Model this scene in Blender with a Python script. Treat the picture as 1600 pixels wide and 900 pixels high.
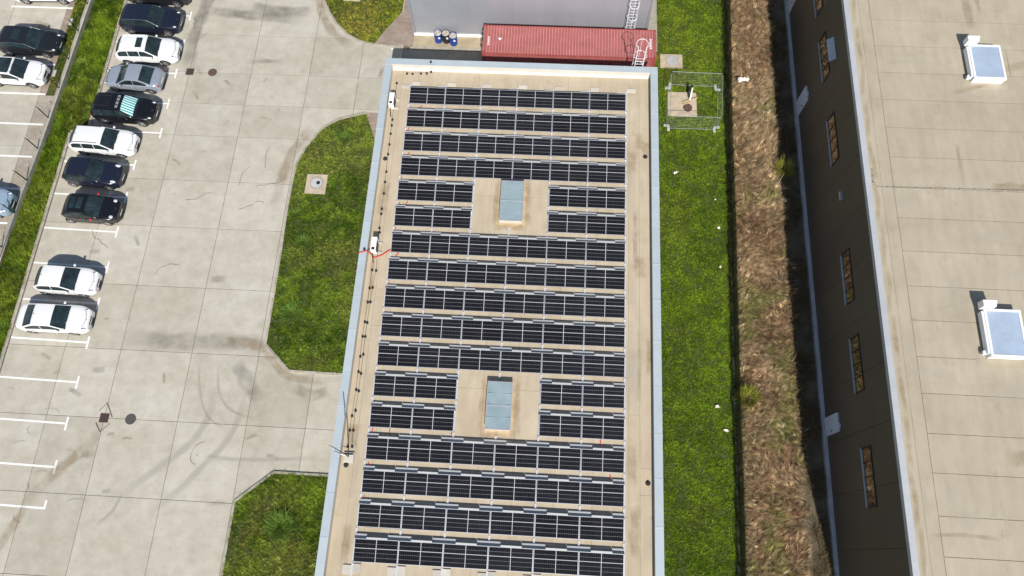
import bpy, math, random
import numpy as np
from mathutils import Matrix, Vector
R = math.radians
random.seed(7)
for o in list(bpy.data.objects): bpy.data.objects.remove(o)
scene = bpy.context.scene
COL = scene.collection

# ------------------------------------------------------------------ camera, sky, sun, exposure
cam_d = bpy.data.cameras.new('camera'); cam = bpy.data.objects.new('camera', cam_d); COL.objects.link(cam)
cam_d.sensor_width = 36.0; cam_d.lens = 36.0 * 1160 / 1600; cam_d.clip_end = 2000; cam_d.clip_start = 0.5
cam.matrix_world = Matrix(((0.9981883, -0.0455248, 0.0393389, 0), (0.0563149, 0.9371022, -0.3444825, 0),
                           (-0.0211820, 0.3460737, 0.9379682, 45.72), (0, 0, 0, 1)))
scene.camera = cam
SUN = Vector((0.165, -0.98, 1.0)).normalized()
wd = bpy.data.worlds.new('World'); scene.world = wd; wd.use_nodes = True
wn = wd.node_tree; wn.nodes.clear()
sky = wn.nodes.new('ShaderNodeTexSky'); sky.sky_type = 'NISHITA'; sky.sun_disc = False
sky.sun_elevation = math.asin(SUN.z); sky.sun_rotation = math.atan2(SUN.x, SUN.y)
bg = wn.nodes.new('ShaderNodeBackground'); bg.inputs[1].default_value = 0.085
wo = wn.nodes.new('ShaderNodeOutputWorld')
wn.links.new(sky.outputs[0], bg.inputs[0]); wn.links.new(bg.outputs[0], wo.inputs[0])
sd = bpy.data.lights.new('sun', 'SUN'); sd.energy = 4.2; sd.angle = R(0.5); sd.color = (1.0, 0.955, 0.88)
sun = bpy.data.objects.new('sun', sd); COL.objects.link(sun)
sun.rotation_euler = SUN.to_track_quat('Z', 'Y').to_euler(); sun.location = (0, 0, 60)
scene.view_settings.view_transform = 'Standard'; scene.view_settings.look = 'None'
scene.view_settings.exposure = 0.33; scene.view_settings.gamma = 1.0

# ------------------------------------------------------------------ helpers
class MB:
    """collects shapes, builds ONE mesh"""
    def __init__(s): s.v = []; s.f = []; s.uv = None
    def add(s, vs, fs):
        b = len(s.v); s.v += [tuple(p) for p in vs]; s.f += [tuple(i + b for i in f) for f in fs]; return s
    def box(s, x0, x1, y0, y1, z0, z1):
        return s.add([(x0,y0,z0),(x1,y0,z0),(x1,y1,z0),(x0,y1,z0),(x0,y0,z1),(x1,y0,z1),(x1,y1,z1),(x0,y1,z1)],
              [(3,2,1,0),(4,5,6,7),(0,1,5,4),(1,2,6,5),(2,3,7,6),(3,0,4,7)])
    def bbox(s, x0, x1, y0, y1, z0, z1, b=.01):
        """box with a bevelled top rim"""
        return s.add([(x0,y0,z0),(x1,y0,z0),(x1,y1,z0),(x0,y1,z0),(x0,y0,z1-b),(x1,y0,z1-b),(x1,y1,z1-b),(x0,y1,z1-b),
                      (x0+b,y0+b,z1),(x1-b,y0+b,z1),(x1-b,y1-b,z1),(x0+b,y1-b,z1)],
              [(3,2,1,0),(0,1,5,4),(1,2,6,5),(2,3,7,6),(3,0,4,7),(4,5,9,8),(5,6,10,9),(6,7,11,10),(7,4,8,11),(8,9,10,11)])
    def quad(s, a, b, c, d): return s.add([a,b,c,d], [(0,1,2,3)])
    def prism(s, poly, z0, z1):
        n = len(poly)
        return s.add([(x,y,z0) for x,y in poly] + [(x,y,z1) for x,y in poly],
              [tuple(range(n, 2*n)), tuple(range(n-1,-1,-1))] + [(i,(i+1)%n,n+(i+1)%n,n+i) for i in range(n)])
    def tube(s, pts, r, n=6, closed=False):
        pts = [Vector(p) for p in pts]; m = len(pts); base = len(s.v); rs = r if isinstance(r, (list,tuple)) else [r]*m
        for i, p in enumerate(pts):
            a = pts[(i-1) % m] if (closed or i > 0) else p; c = pts[(i+1) % m] if (closed or i < m-1) else p
            t = (c - a); t = t.normalized() if t.length > 1e-9 else Vector((0,0,1))
            u = t.cross(Vector((0,0,1))) if abs(t.z) < .95 else t.cross(Vector((1,0,0)))
            u.normalize(); w = t.cross(u)
            for k in range(n):
                q = p + (u*math.cos(2*math.pi*k/n) + w*math.sin(2*math.pi*k/n))*rs[i]; s.v.append(tuple(q))
        for i in range(m if closed else m-1):
            j = (i+1) % m
            for k in range(n):
                s.f.append((base+i*n+k, base+i*n+(k+1)%n, base+j*n+(k+1)%n, base+j*n+k))
        if not closed:
            s.f.append(tuple(base+k for k in range(n-1,-1,-1))); s.f.append(tuple(base+(m-1)*n+k for k in range(n)))
        return s
    def lathe(s, prof, c=(0,0,0), n=24, axis='z'):
        base = len(s.v); m = len(prof)
        for k in range(n):
            a = 2*math.pi*k/n; ca, sa = math.cos(a), math.sin(a)
            for r, h in prof:
                if axis == 'z': s.v.append((c[0]+r*ca, c[1]+r*sa, c[2]+h))
                elif axis == 'y': s.v.append((c[0]+r*ca, c[1]+h, c[2]+r*sa))
                else: s.v.append((c[0]+h, c[1]+r*ca, c[2]+r*sa))
        for k in range(n):
            k2 = (k+1) % n
            for i in range(m-1): s.f.append((base+k*m+i, base+k2*m+i, base+k2*m+i+1, base+k*m+i+1))
        return s
    def disc(s, c, r, n=24):
        b = len(s.v); s.v += [(c[0]+r*math.cos(2*math.pi*k/n), c[1]+r*math.sin(2*math.pi*k/n), c[2]) for k in range(n)]
        s.f.append(tuple(range(b, b+n))); return s
    def grid(s, P, nu, nv):
        b = len(s.v)
        for i in range(nu+1):
            for j in range(nv+1): s.v.append(tuple(P(i/nu, j/nv)))
        for i in range(nu):
            for j in range(nv):
                a = b+i*(nv+1)+j; s.f.append((a, a+nv+1, a+nv+2, a+1))
        return s
    def ell(s, c, r, nu=10, nv=6):
        def P(u, v):
            a = 2*math.pi*u; t = math.pi*(v-.5); ct = math.cos(t)
            return (c[0]+r[0]*ct*math.cos(a), c[1]+r[1]*ct*math.sin(a), c[2]+r[2]*math.sin(t))
        return s.grid(P, nu, nv)
    def mesh(s, name, smooth=False):
        me = bpy.data.meshes.new(name); me.from_pydata(s.v, [], s.f); me.update()
        if smooth: me.shade_smooth()
        return me
    def build(s, name, mat, parent=None, smooth=False, loc=None, **kw):
        return put(name, s.mesh(name, smooth), mat, parent, loc, **kw)

def put(name, me, mat=None, parent=None, loc=None, rz=0, label=None, cat=None, group=None, kind=None):
    o = bpy.data.objects.new(name, me); COL.objects.link(o)
    if mat is not None:
        if len(me.materials) == 0: me.materials.append(mat)
    if parent is not None: o.parent = parent
    if loc is not None: o.location = loc
    if rz: o.rotation_euler = (0, 0, rz)
    if label: o['label'] = label
    if cat: o['category'] = cat
    if group: o['group'] = group
    if kind: o['kind'] = kind
    return o
def empty(name, loc=(0,0,0), rz=0, label=None, cat=None, group=None, kind=None):
    return put(name, None, None, None, loc, rz, label, cat, group, kind)
def dup(src, parent=None):
    c = src.copy(); COL.objects.link(c); c.parent = parent
    for ch in list(src.children): dup(ch, c)
    return c
ORD = ['first','second','third','fourth','fifth','sixth','seventh','eighth','ninth','tenth','eleventh','twelfth',
       'thirteenth','fourteenth','fifteenth','sixteenth','seventeenth','eighteenth','nineteenth','twentieth']

# ------------------------------------------------------------------ materials
def nodes(name):
    m = bpy.data.materials.new(name); m.use_nodes = True; nt = m.node_tree
    return m, nt, nt.nodes['Principled BSDF']
def N(nt, t, **kw):
    n = nt.nodes.new(t)
    for k, v in kw.items(): setattr(n, k, v)
    return n
def c4(c, k=1.0): return (c[0]*k, c[1]*k, c[2]*k, 1)
def noise(nt, scale, detail=4, rough=.55, vec=None, stretch=None):
    n = N(nt, 'ShaderNodeTexNoise'); n.inputs['Scale'].default_value = scale; n.inputs['Detail'].default_value = detail
    n.inputs['Roughness'].default_value = rough
    if vec is None: vec = N(nt, 'ShaderNodeNewGeometry').outputs['Position']
    if stretch:
        mp = N(nt, 'ShaderNodeMapping'); mp.inputs['Scale'].default_value = stretch
        nt.links.new(vec, mp.inputs['Vector']); vec = mp.outputs[0]
    nt.links.new(vec, n.inputs['Vector']); return n.outputs['Fac']
def ramp(nt, src, a, b, ca, cb):
    r = N(nt, 'ShaderNodeValToRGB'); r.color_ramp.elements[0].position = a; r.color_ramp.elements[1].position = b
    r.color_ramp.elements[0].color = ca; r.color_ramp.elements[1].color = cb
    nt.links.new(src, r.inputs[0]); return r.outputs[0]
def mix(nt, fac, a, b, mode='MIX'):
    n = N(nt, 'ShaderNodeMix', data_type='RGBA', blend_type=mode)
    for s, v in ((n.inputs[0], fac), (n.inputs[6], a), (n.inputs[7], b)):
        if isinstance(v, (int, float)): s.default_value = v
        elif isinstance(v, tuple): s.default_value = v
        else: nt.links.new(v, s)
    return n.outputs[2]
def bump(nt, src, bs, strength, dist=.02):
    b = N(nt, 'ShaderNodeBump'); b.inputs['Strength'].default_value = strength; b.inputs['Distance'].default_value = dist
    nt.links.new(src, b.inputs['Height']); nt.links.new(b.outputs[0], bs.inputs['Normal'])
def pm(name, col, rough=.6, metal=0.0, var=.12, scale=1.5, fine=.06, fscale=30, bmp=0.0, spec=None, coat=0, rnd=0.0, stretch=None):
    """principled with two scales of noise variation and optional per-object variation"""
    m, nt, bs = nodes(name)
    bs.inputs['Roughness'].default_value = rough; bs.inputs['Metallic'].default_value = metal
    if spec is not None: bs.inputs['Specular IOR Level'].default_value = spec
    if coat: bs.inputs['Coat Weight'].default_value = coat; bs.inputs['Coat Roughness'].default_value = .04
    c = c4(col)
    if var or fine:
        n1 = noise(nt, scale, 5, .6, stretch=stretch)
        c = ramp(nt, n1, .3, .7, c4(col, 1-var), c4(col, 1+var))
        if fine:
            n2 = noise(nt, fscale, 3)
            c = mix(nt, 1.0, c, ramp(nt, n2, .25, .75, (1-fine,)*3+(1,), (1+fine,)*3+(1,)), 'MULTIPLY')
    if rnd:
        oi = N(nt, 'ShaderNodeObjectInfo')
        c = mix(nt, 1.0, c if not isinstance(c, tuple) else c, ramp(nt, oi.outputs['Random'], 0, 1, (1-rnd,)*3+(1,), (1+rnd,)*3+(1,)), 'MULTIPLY')
    if isinstance(c, tuple): bs.inputs['Base Color'].default_value = c
    else: nt.links.new(c, bs.inputs['Base Color'])
    if bmp: bump(nt, noise(nt, fscale, 4), bs, bmp)
    return m

M = {}
def mat_concrete(name, col, stain=.3):
    m, nt, bs = nodes(name); bs.inputs['Roughness'].default_value = .85; bs.inputs['Specular IOR Level'].default_value = .25
    oi = N(nt, 'ShaderNodeObjectInfo')
    big = noise(nt, .22, 6, .62); mid = noise(nt, 1.1, 6, .68); fine = noise(nt, 26, 3); brush = noise(nt, 3, 3, .6, stretch=(.25, 6, 1))
    c = ramp(nt, big, .32, .68, c4((col[0]*.93, col[1]*.91, col[2]*.86)), c4((col[0]*1.05, col[1]*1.05, col[2]*1.05)))
    c = mix(nt, 1.0, c, ramp(nt, mid, .30, .66, (.84,.83,.80,1), (1.06,1.06,1.06,1)), 'MULTIPLY')
    c = mix(nt, 1.0, c, ramp(nt, brush, .3, .7, (.965,.965,.96,1), (1.03,1.03,1.03,1)), 'MULTIPLY')
    c = mix(nt, 1.0, c, ramp(nt, fine, .2, .8, (.93,.93,.93,1), (1.06,1.06,1.06,1)), 'MULTIPLY')
    c = mix(nt, 1.0, c, ramp(nt, oi.outputs['Random'], 0, 1, (.905,.90,.885,1), (1.06,1.06,1.07,1)), 'MULTIPLY')
    st = noise(nt, .55, 7, .72)
    c = mix(nt, ramp(nt, st, .60, .82, (0,0,0,1), (stain,)*3+(1,)), c, c4((col[0]*.55, col[1]*.5, col[2]*.42)))
    sp = noise(nt, 2.4, 3, .5)
    c = mix(nt, ramp(nt, sp, .70, .76, (0,0,0,1), (.35,)*3+(1,)), c, c4((col[0]*.5, col[1]*.48, col[2]*.45)))
    nt.links.new(c, bs.inputs['Base Color']); bump(nt, fine, bs, .12, .01); return m
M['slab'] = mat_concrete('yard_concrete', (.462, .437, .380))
M['slab_shade'] = mat_concrete('yard_concrete_shaded', (.30, .285, .25))  # darker copy of the yard concrete, passage shade painted into the colour
M['joint'] = pm('joint_filler', (.13, .118, .098), .95)
M['kerb'] = pm('kerb_concrete', (.37, .34, .28), .9, var=.2, scale=2.5, fine=.12, rnd=.1, bmp=.15)
M['kerb_grey'] = pm('wall_concrete', (.33, .31, .275), .9, var=.28, scale=1.6, fine=.12, bmp=.2)
def mat_paint():
    m, nt, bs = nodes('road_paint'); bs.inputs['Roughness'].default_value = .7
    c = ramp(nt, noise(nt, 6, 4), .3, .7, (.70,.69,.66,1), (.80,.79,.77,1))
    c = mix(nt, ramp(nt, noise(nt, 5, 8, .75), .56, .66, (0,0,0,1), (.75,.75,.75,1)), c, (.46,.44,.385,1))
    nt.links.new(c, bs.inputs['Base Color']); return m
M['paint'] = mat_paint()
M['earth'] = pm('earth', (.14, .115, .06), .95, var=.3, scale=.6, fine=.25, fscale=9, bmp=.3)
M['soil'] = pm('lawn_soil', (.055, .072, .012), .95, var=.3, scale=.8, fine=.25, fscale=12)
M['drysoil'] = pm('dry_ground', (.17, .125, .06), .95, var=.35, scale=.7, fine=.3, fscale=8, bmp=.3)
M['soil_shaded'] = pm('dry_ground_shaded', (.11, .09, .055), .95, var=.4, scale=1.1, fine=.3, fscale=10, bmp=.3)  # ground along the brown warehouse, its shade painted in as darker soil
def mat_paver(name, c1, c2):
    m, nt, bs = nodes(name); bs.inputs['Roughness'].default_value = .9
    b = N(nt, 'ShaderNodeTexBrick'); b.inputs['Scale'].default_value = 1.0
    b.inputs['Brick Width'].default_value = .2; b.inputs['Row Height'].default_value = .1; b.inputs['Mortar Size'].default_value = .006
    b.inputs['Color1'].default_value = c4(c1); b.inputs['Color2'].default_value = c4(c2); b.inputs['Mortar'].default_value = c4(c1, .5)
    nt.links.new(N(nt, 'ShaderNodeNewGeometry').outputs['Position'], b.inputs['Vector'])
    c = mix(nt, 1.0, b.outputs[0], ramp(nt, noise(nt, 1.0, 6, .65), .3, .7, (.78,.76,.74,1), (1.15,1.15,1.15,1)), 'MULTIPLY')
    nt.links.new(c, bs.inputs['Base Color']); bump(nt, b.outputs[1], bs, -.3, .01); return m
M['paver_brown'] = mat_paver('brown_pavers', (.30, .225, .18), (.36, .30, .25))
M['paver_grey'] = mat_paver('worn_pavers', (.35, .305, .245), (.40, .36, .295))
M['paver_beige'] = mat_paver('beige_pavers', (.44, .37, .25), (.40, .34, .23))
M['coping'] = pm('coping_sheet_metal', (.485, .55, .58), .42, metal=.2, var=.05, scale=1.2, fine=.03, rnd=.04)
def mat_membrane(name, col, dirt):
    m, nt, bs = nodes(name); bs.inputs['Roughness'].default_value = .8; bs.inputs['Specular IOR Level'].default_value = .25
    oi = N(nt, 'ShaderNodeObjectInfo')
    c = ramp(nt, noise(nt, .45, 6, .66), .3, .7, c4((col[0]*.9, col[1]*.88, col[2]*.84)), c4(col, 1.06))
    c = mix(nt, 1.0, c, ramp(nt, noise(nt, 1.6, 5, .6, stretch=(1.6, .3, 1)), .3, .7, (.93,.92,.90,1), (1.05,1.05,1.05,1)), 'MULTIPLY')
    c = mix(nt, 1.0, c, ramp(nt, noise(nt, 40, 3), .2, .8, (.95,.95,.95,1), (1.05,1.05,1.05,1)), 'MULTIPLY')
    c = mix(nt, ramp(nt, noise(nt, 1.3, 7, .7), .58, .8, (0,0,0,1), (dirt,)*3+(1,)), c, c4((col[0]*.72, col[1]*.64, col[2]*.50)))
    c = mix(nt, 1.0, c, ramp(nt, oi.outputs['Random'], 0, 1, (.965,.96,.955,1), (1.03,1.03,1.03,1)), 'MULTIPLY')
    nt.links.new(c, bs.inputs['Base Color']); bump(nt, noise(nt, 6, 4), bs, .08, .02); return m
M['membrane'] = mat_membrane('roof_membrane', (.485, .415, .31), .8)
M['membrane_far'] = mat_membrane('warehouse_membrane', (.41, .365, .283), .7)
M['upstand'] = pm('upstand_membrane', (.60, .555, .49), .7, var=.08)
M['upstand_shaded'] = pm('upstand_membrane_shaded', (.38, .35, .31), .7, var=.1)  # same upstand for the east parapet, darkened to paint its shaded face
M['seam'] = pm('membrane_seam', (.20, .165, .115), .9, var=.3, scale=4)
M['render_wall'] = pm('rendered_wall', (.50, .49, .46), .85)
M['alu'] = pm('aluminium', (.55, .56, .58), .38, metal=.5, var=.05, fine=0)
M['galv'] = pm('galvanised_steel', (.55, .57, .59), .4, metal=.6, var=.12, scale=8, fine=0)
M['rail'] = pm('rail_aluminium', (.70, .71, .73), .4, metal=.35, var=.05, fine=0)
M['plate_shaded'] = pm('deflector_face_shaded', (.20, .22, .25), .38, metal=.7, var=.06, scale=3, fine=0, rnd=.08)  # sloping face of the bent sheet, shade and dark sky painted in
M['plate_lit'] = pm('deflector_flange_lit', (.66, .66, .64), .4, metal=.4, var=.05, fine=0)  # flange of the same sheet, sunlight painted in as a paler copy
M['oldslab'] = pm('old_slab', (.46, .385, .285), .9, var=.22, scale=2.2, fine=.12)
M['ballast'] = pm('ballast_paver', (.52, .48, .41), .9, var=.12, rnd=.12)
M['white'] = pm('white_plastic', (.80, .80, .79), .45, var=.03, fine=0)
M['whitemetal'] = pm('white_metal', (.74, .76, .78), .4, var=.04, fine=0)
M['black'] = pm('black_plastic', (.018, .018, .02), .5, var=.1, fine=0)
M['darksteel'] = pm('dark_steel', (.045, .045, .05), .5, metal=.3)
M['rust'] = pm('rusty_iron', (.115, .065, .05), .8, var=.3, scale=6, fine=.2)
M['iron'] = pm('cast_iron', (.075, .07, .068), .7, var=.2, scale=6, fine=.15)
M['greensteel'] = pm('green_coated_steel', (.012, .035, .022), .45, var=0, fine=0)
M['fencedark'] = pm('dark_fence_wire', (.018, .021, .016), .6, var=0, fine=0)
M['red'] = pm('red_cable', (.55, .02, .02), .5, var=0, fine=0)
M['cont'] = pm('container_red', (.35, .105, .10), .55, var=.14, scale=1.5, fine=.08, fscale=14)
M['contfade'] = pm('container_red_faded', (.46, .19, .175), .6, var=.2, scale=1.2, fine=.1, fscale=12)
M['contdark'] = pm('container_frame', (.30, .06, .05), .6, var=.15)
M['blue'] = pm('blue_drum', (.012, .05, .26), .38, var=.15, scale=8)
M['drumtop'] = pm('dusty_drum_top', (.42, .38, .33), .7, var=.35, scale=6)
M['cladding'] = pm('wall_cladding', (.345, .36, .395), .40, metal=.3, var=.05, scale=.5, fine=.02, rnd=.03)
M['trim'] = pm('corner_trim', (.30, .32, .35), .45, metal=.3)
M['plinth'] = pm('white_plinth', (.78, .78, .76), .6, var=.06)
M['brownwall'] = pm('brown_cladding', (.105, .088, .066), .5, metal=.1, var=.08, scale=.4, fine=.03, rnd=.05)
M['fascia'] = pm('fascia_metal', (.47, .485, .50), .45, metal=.15, var=.06, rnd=.04)
M['plinthgrey'] = pm('grey_plinth', (.43, .43, .43), .7, var=.15, scale=1.2)
M['doorwhite'] = pm('door_paint', (.66, .70, .76), .5, var=.03, fine=0)
M['mirrorglass'] = pm('coated_glass', (.20, .185, .165), .03, metal=1.0, var=.3, scale=2, fine=.0)
M['skyglass'] = pm('sky_reflection_glass', (.36, .44, .55), .08, metal=0.0, var=.10, scale=.8, fine=.04, fscale=6)  # hatch glass, reflected sky painted into the base colour
M['litter'] = pm('white_litter', (.78, .74, .70), .8, var=.1, scale=10)
M['wood'] = pm('weathered_wood', (.45, .34, .21), .8, var=.3, scale=8)
def mat_opal():
    m, nt, bs = nodes('polycarbonate'); bs.inputs['Roughness'].default_value = .22
    c = ramp(nt, noise(nt, 1.2, 5), .3, .7, c4((.20, .285, .315)), c4((.28, .365, .39)))
    w = N(nt, 'ShaderNodeTexWave', bands_direction='X'); w.inputs['Scale'].default_value = 14
    nt.links.new(N(nt, 'ShaderNodeNewGeometry').outputs['Position'], w.inputs['Vector'])
    c = mix(nt, .10, c, w.outputs[0]); nt.links.new(c, bs.inputs['Base Color']); return m
M['opal'] = mat_opal()
def mat_pv():
    """cell print under the glass, laid out by the panel's own UV: 22 x 5 half cells with centre gap"""
    m, nt, bs = nodes('solar_cells'); bs.inputs['Roughness'].default_value = .06; bs.inputs['Specular IOR Level'].default_value = .22
    uv = N(nt, 'ShaderNodeUVMap'); sp = N(nt, 'ShaderNodeSeparateXYZ'); nt.links.new(uv.outputs[0], sp.inputs[0])
    def mth(op, a, b=None):
        n = N(nt, 'ShaderNodeMath', operation=op)
        for i, v in enumerate((a, b)):
            if v is None: continue
            if isinstance(v, (int, float)): n.inputs[i].default_value = v
            else: nt.links.new(v, n.inputs[i])
        return n.outputs[0]
    def line(coord, cnt, half):   # distance to nearest grid line, in cells
        f = mth('FRACT', mth('MULTIPLY', coord, cnt)); d = mth('MINIMUM', f, mth('SUBTRACT', 1.0, f))
        return mth('LESS_THAN', d, half)
    u, v = sp.outputs[0], sp.outputs[1]
    vert = line(u, 22, .030); busb = line(u, 66, .05); hor = line(v, 5, .034)
    mid = mth('LESS_THAN', mth('ABSOLUTE', mth('SUBTRACT', u, .5)), .0065)
    two = mth('LESS_THAN', mth('ABSOLUTE', mth('SUBTRACT', v, .6)), .0135)
    oi = N(nt, 'ShaderNodeObjectInfo')
    cell = ramp(nt, oi.outputs['Random'], 0, 1, (.0060,.0062,.0078,1), (.0105,.0112,.0145,1))
    cell = mix(nt, 1.0, cell, ramp(nt, noise(nt, 3, 2), .3, .7, (.8,.8,.8,1), (1.2,1.2,1.2,1)), 'MULTIPLY')
    c = mix(nt, mth('MULTIPLY', busb, .35), cell, (.030,.030,.034,1)); c = mix(nt, mth('MULTIPLY', vert, .5), c, (.13,.13,.135,1))
    c = mix(nt, ramp(nt, noise(nt, .9, 6, .7), .5, .85, (0,0,0,1), (.05,.05,.05,1)), c, (.20,.18,.15,1))
    c = mix(nt, mth('MULTIPLY', hor, .5), c, (.32,.32,.34,1)); c = mix(nt, two, c, (.46,.46,.48,1)); c = mix(nt, mid, c, (.52,.52,.54,1))
    nt.links.new(c, bs.inputs['Base Color']); return m
M['pv'] = mat_pv()
def mat_blade(name):
    m, nt, bs = nodes(name); at = N(nt, 'ShaderNodeAttribute', attribute_name='Col'); nt.links.new(at.outputs[0], bs.inputs['Base Color'])
    bs.inputs['Roughness'].default_value = .9; bs.inputs['Specular IOR Level'].default_value = .06
    tr = N(nt, 'ShaderNodeBsdfTranslucent'); nt.links.new(at.outputs[0], tr.inputs[0])
    mx = N(nt, 'ShaderNodeMixShader'); mx.inputs[0].default_value = .25
    nt.links.new(bs.outputs[0], mx.inputs[1]); nt.links.new(tr.outputs[0], mx.inputs[2])
    nt.links.new(mx.outputs[0], nt.nodes['Material Output'].inputs[0]); return m
M['blade'] = mat_blade('grass_blades')
def mat_stain(name, col, strength, nscale=2.0, lo=.35, hi=.65):
    """a translucent film on the concrete, soft at its own edges"""
    m, nt, bs = nodes(name); bs.inputs['Base Color'].default_value = c4(col); bs.inputs['Roughness'].default_value = .9
    uv = N(nt, 'ShaderNodeUVMap'); sp = N(nt, 'ShaderNodeSeparateXYZ'); nt.links.new(uv.outputs[0], sp.inputs[0])
    def soft(o):
        a = N(nt, 'ShaderNodeMath', operation='SUBTRACT'); nt.links.new(o, a.inputs[0]); a.inputs[1].default_value = .5
        b = N(nt, 'ShaderNodeMath', operation='ABSOLUTE'); nt.links.new(a.outputs[0], b.inputs[0])
        r = N(nt, 'ShaderNodeMapRange', interpolation_type='SMOOTHSTEP'); nt.links.new(b.outputs[0], r.inputs[0])
        r.inputs[1].default_value = .5; r.inputs[2].default_value = .18; r.inputs[3].default_value = 0; r.inputs[4].default_value = 1
        return r.outputs[0]
    p = N(nt, 'ShaderNodeMath', operation='MULTIPLY'); nt.links.new(soft(sp.outputs[0]), p.inputs[0]); nt.links.new(soft(sp.outputs[1]), p.inputs[1])
    q = N(nt, 'ShaderNodeMath', operation='MULTIPLY'); nt.links.new(p.outputs[0], q.inputs[0])
    nt.links.new(ramp(nt, noise(nt, nscale, 6, .65), lo, hi, (0,0,0,1), (strength,)*3+(1,)), q.inputs[1])
    tr = N(nt, 'ShaderNodeBsdfTransparent'); mx = N(nt, 'ShaderNodeMixShader')
    nt.links.new(q.outputs[0], mx.inputs[0]); nt.links.new(tr.outputs[0], mx.inputs[1]); nt.links.new(bs.outputs[0], mx.inputs[2])
    nt.links.new(mx.outputs[0], nt.nodes['Material Output'].inputs[0]); return m
M['tyre_mark'] = mat_stain('tyre_rubber_film', (.14, .137, .13), .28, 1.1, .22, .8)
M['water'] = mat_stain('water_stain', (.20, .185, .155), .62, .7, .2, .75)
M['ochre'] = mat_stain('ochre_stain', (.31, .22, .12), .55, .9, .3, .75)
M['oil'] = mat_stain('oil_stain', (.13, .12, .10), .5, 1.1, .34, .78)

# ------------------------------------------------------------------ noise for vegetation
_rs = np.random.RandomState(11); _lat = _rs.rand(256, 256)
def vn(x, y, sc):
    x = np.asarray(x)/sc + 1000.3; y = np.asarray(y)/sc + 1000.7
    xi = np.floor(x).astype(int); yi = np.floor(y).astype(int); fx = x-xi; fy = y-yi
    fx = fx*fx*(3-2*fx); fy = fy*fy*(3-2*fy)
    g = lambda i, j: _lat[(xi+i) % 256, (yi+j) % 256]
    return (g(0,0)*(1-fx)+g(1,0)*fx)*(1-fy)+(g(0,1)*(1-fx)+g(1,1)*fx)*fy
def fbm(x, y, sc): return vn(x,y,sc)*.5+vn(x,y,sc*.47)*.28+vn(x,y,sc*.21)*.22
def inpoly(x, y, poly):
    r = np.zeros(len(x), bool); n = len(poly); j = n-1
    for i in range(n):
        (xi, yi), (xj, yj) = poly[i], poly[j]
        c = ((yi > y) != (yj > y)) & (x < (xj-xi)*(y-yi)/((yj-yi) or 1e-9)+xi); r ^= c; j = i
    return r
def blades(name, x, y, h, w, ang, lean, col, z0=0.0, seg=1, **kw):
    """one triangle (seg=1) or a bent two-piece blade (seg=2) for every root"""
    n = len(x); cx, sx = np.cos(ang), np.sin(ang); px, py = -sx*w*.5, cx*w*.5
    zb = np.zeros(n)+z0
    if seg == 1:
        V = np.empty((n, 3, 3)); V[:,0] = np.stack([x-px, y-py, zb], 1); V[:,1] = np.stack([x+px, y+py, zb], 1)
        V[:,2] = np.stack([x+cx*lean, y+sx*lean, zb+h], 1); k = 3; nf = n; loops = np.arange(3*n); starts = np.arange(n)*3; tot = np.full(n, 3)
    else:
        V = np.empty((n, 5, 3)); l1 = lean*.35; h1 = h*.62
        V[:,0] = np.stack([x-px, y-py, zb], 1); V[:,1] = np.stack([x+px, y+py, zb], 1)
        V[:,2] = np.stack([x+cx*l1+px*.8, y+sx*l1+py*.8, zb+h1], 1); V[:,3] = np.stack([x+cx*l1-px*.8, y+sx*l1-py*.8, zb+h1], 1)
        V[:,4] = np.stack([x+cx*lean, y+sx*lean, zb+h], 1); k = 5
        b = np.arange(n)[:,None]*5; loops = (b+np.array([[0,1,2,3,3,2,4]])).ravel()
        starts = (np.arange(n)[:,None]*7+np.array([[0,4]])).ravel(); tot = np.tile([4,3], n); nf = 2*n
    me = bpy.data.meshes.new(name); me.vertices.add(n*k); me.vertices.foreach_set('co', V.reshape(-1).astype(np.float32))
    me.loops.add(len(loops)); me.loops.foreach_set('vertex_index', loops.astype(np.int32))
    me.polygons.add(nf); me.polygons.foreach_set('loop_start', starts.astype(np.int32)); me.polygons.foreach_set('loop_total', tot.astype(np.int32))
    a = me.color_attributes.new('Col', 'FLOAT_COLOR', 'POINT')
    C = np.ones((n, k, 4), np.float32); C[:,:,:3] = col[:,None,:]
    a.data.foreach_set('color', C.reshape(-1)); me.update(); me.validate()
    return put(name, me, M['blade'], **kw)
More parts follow.
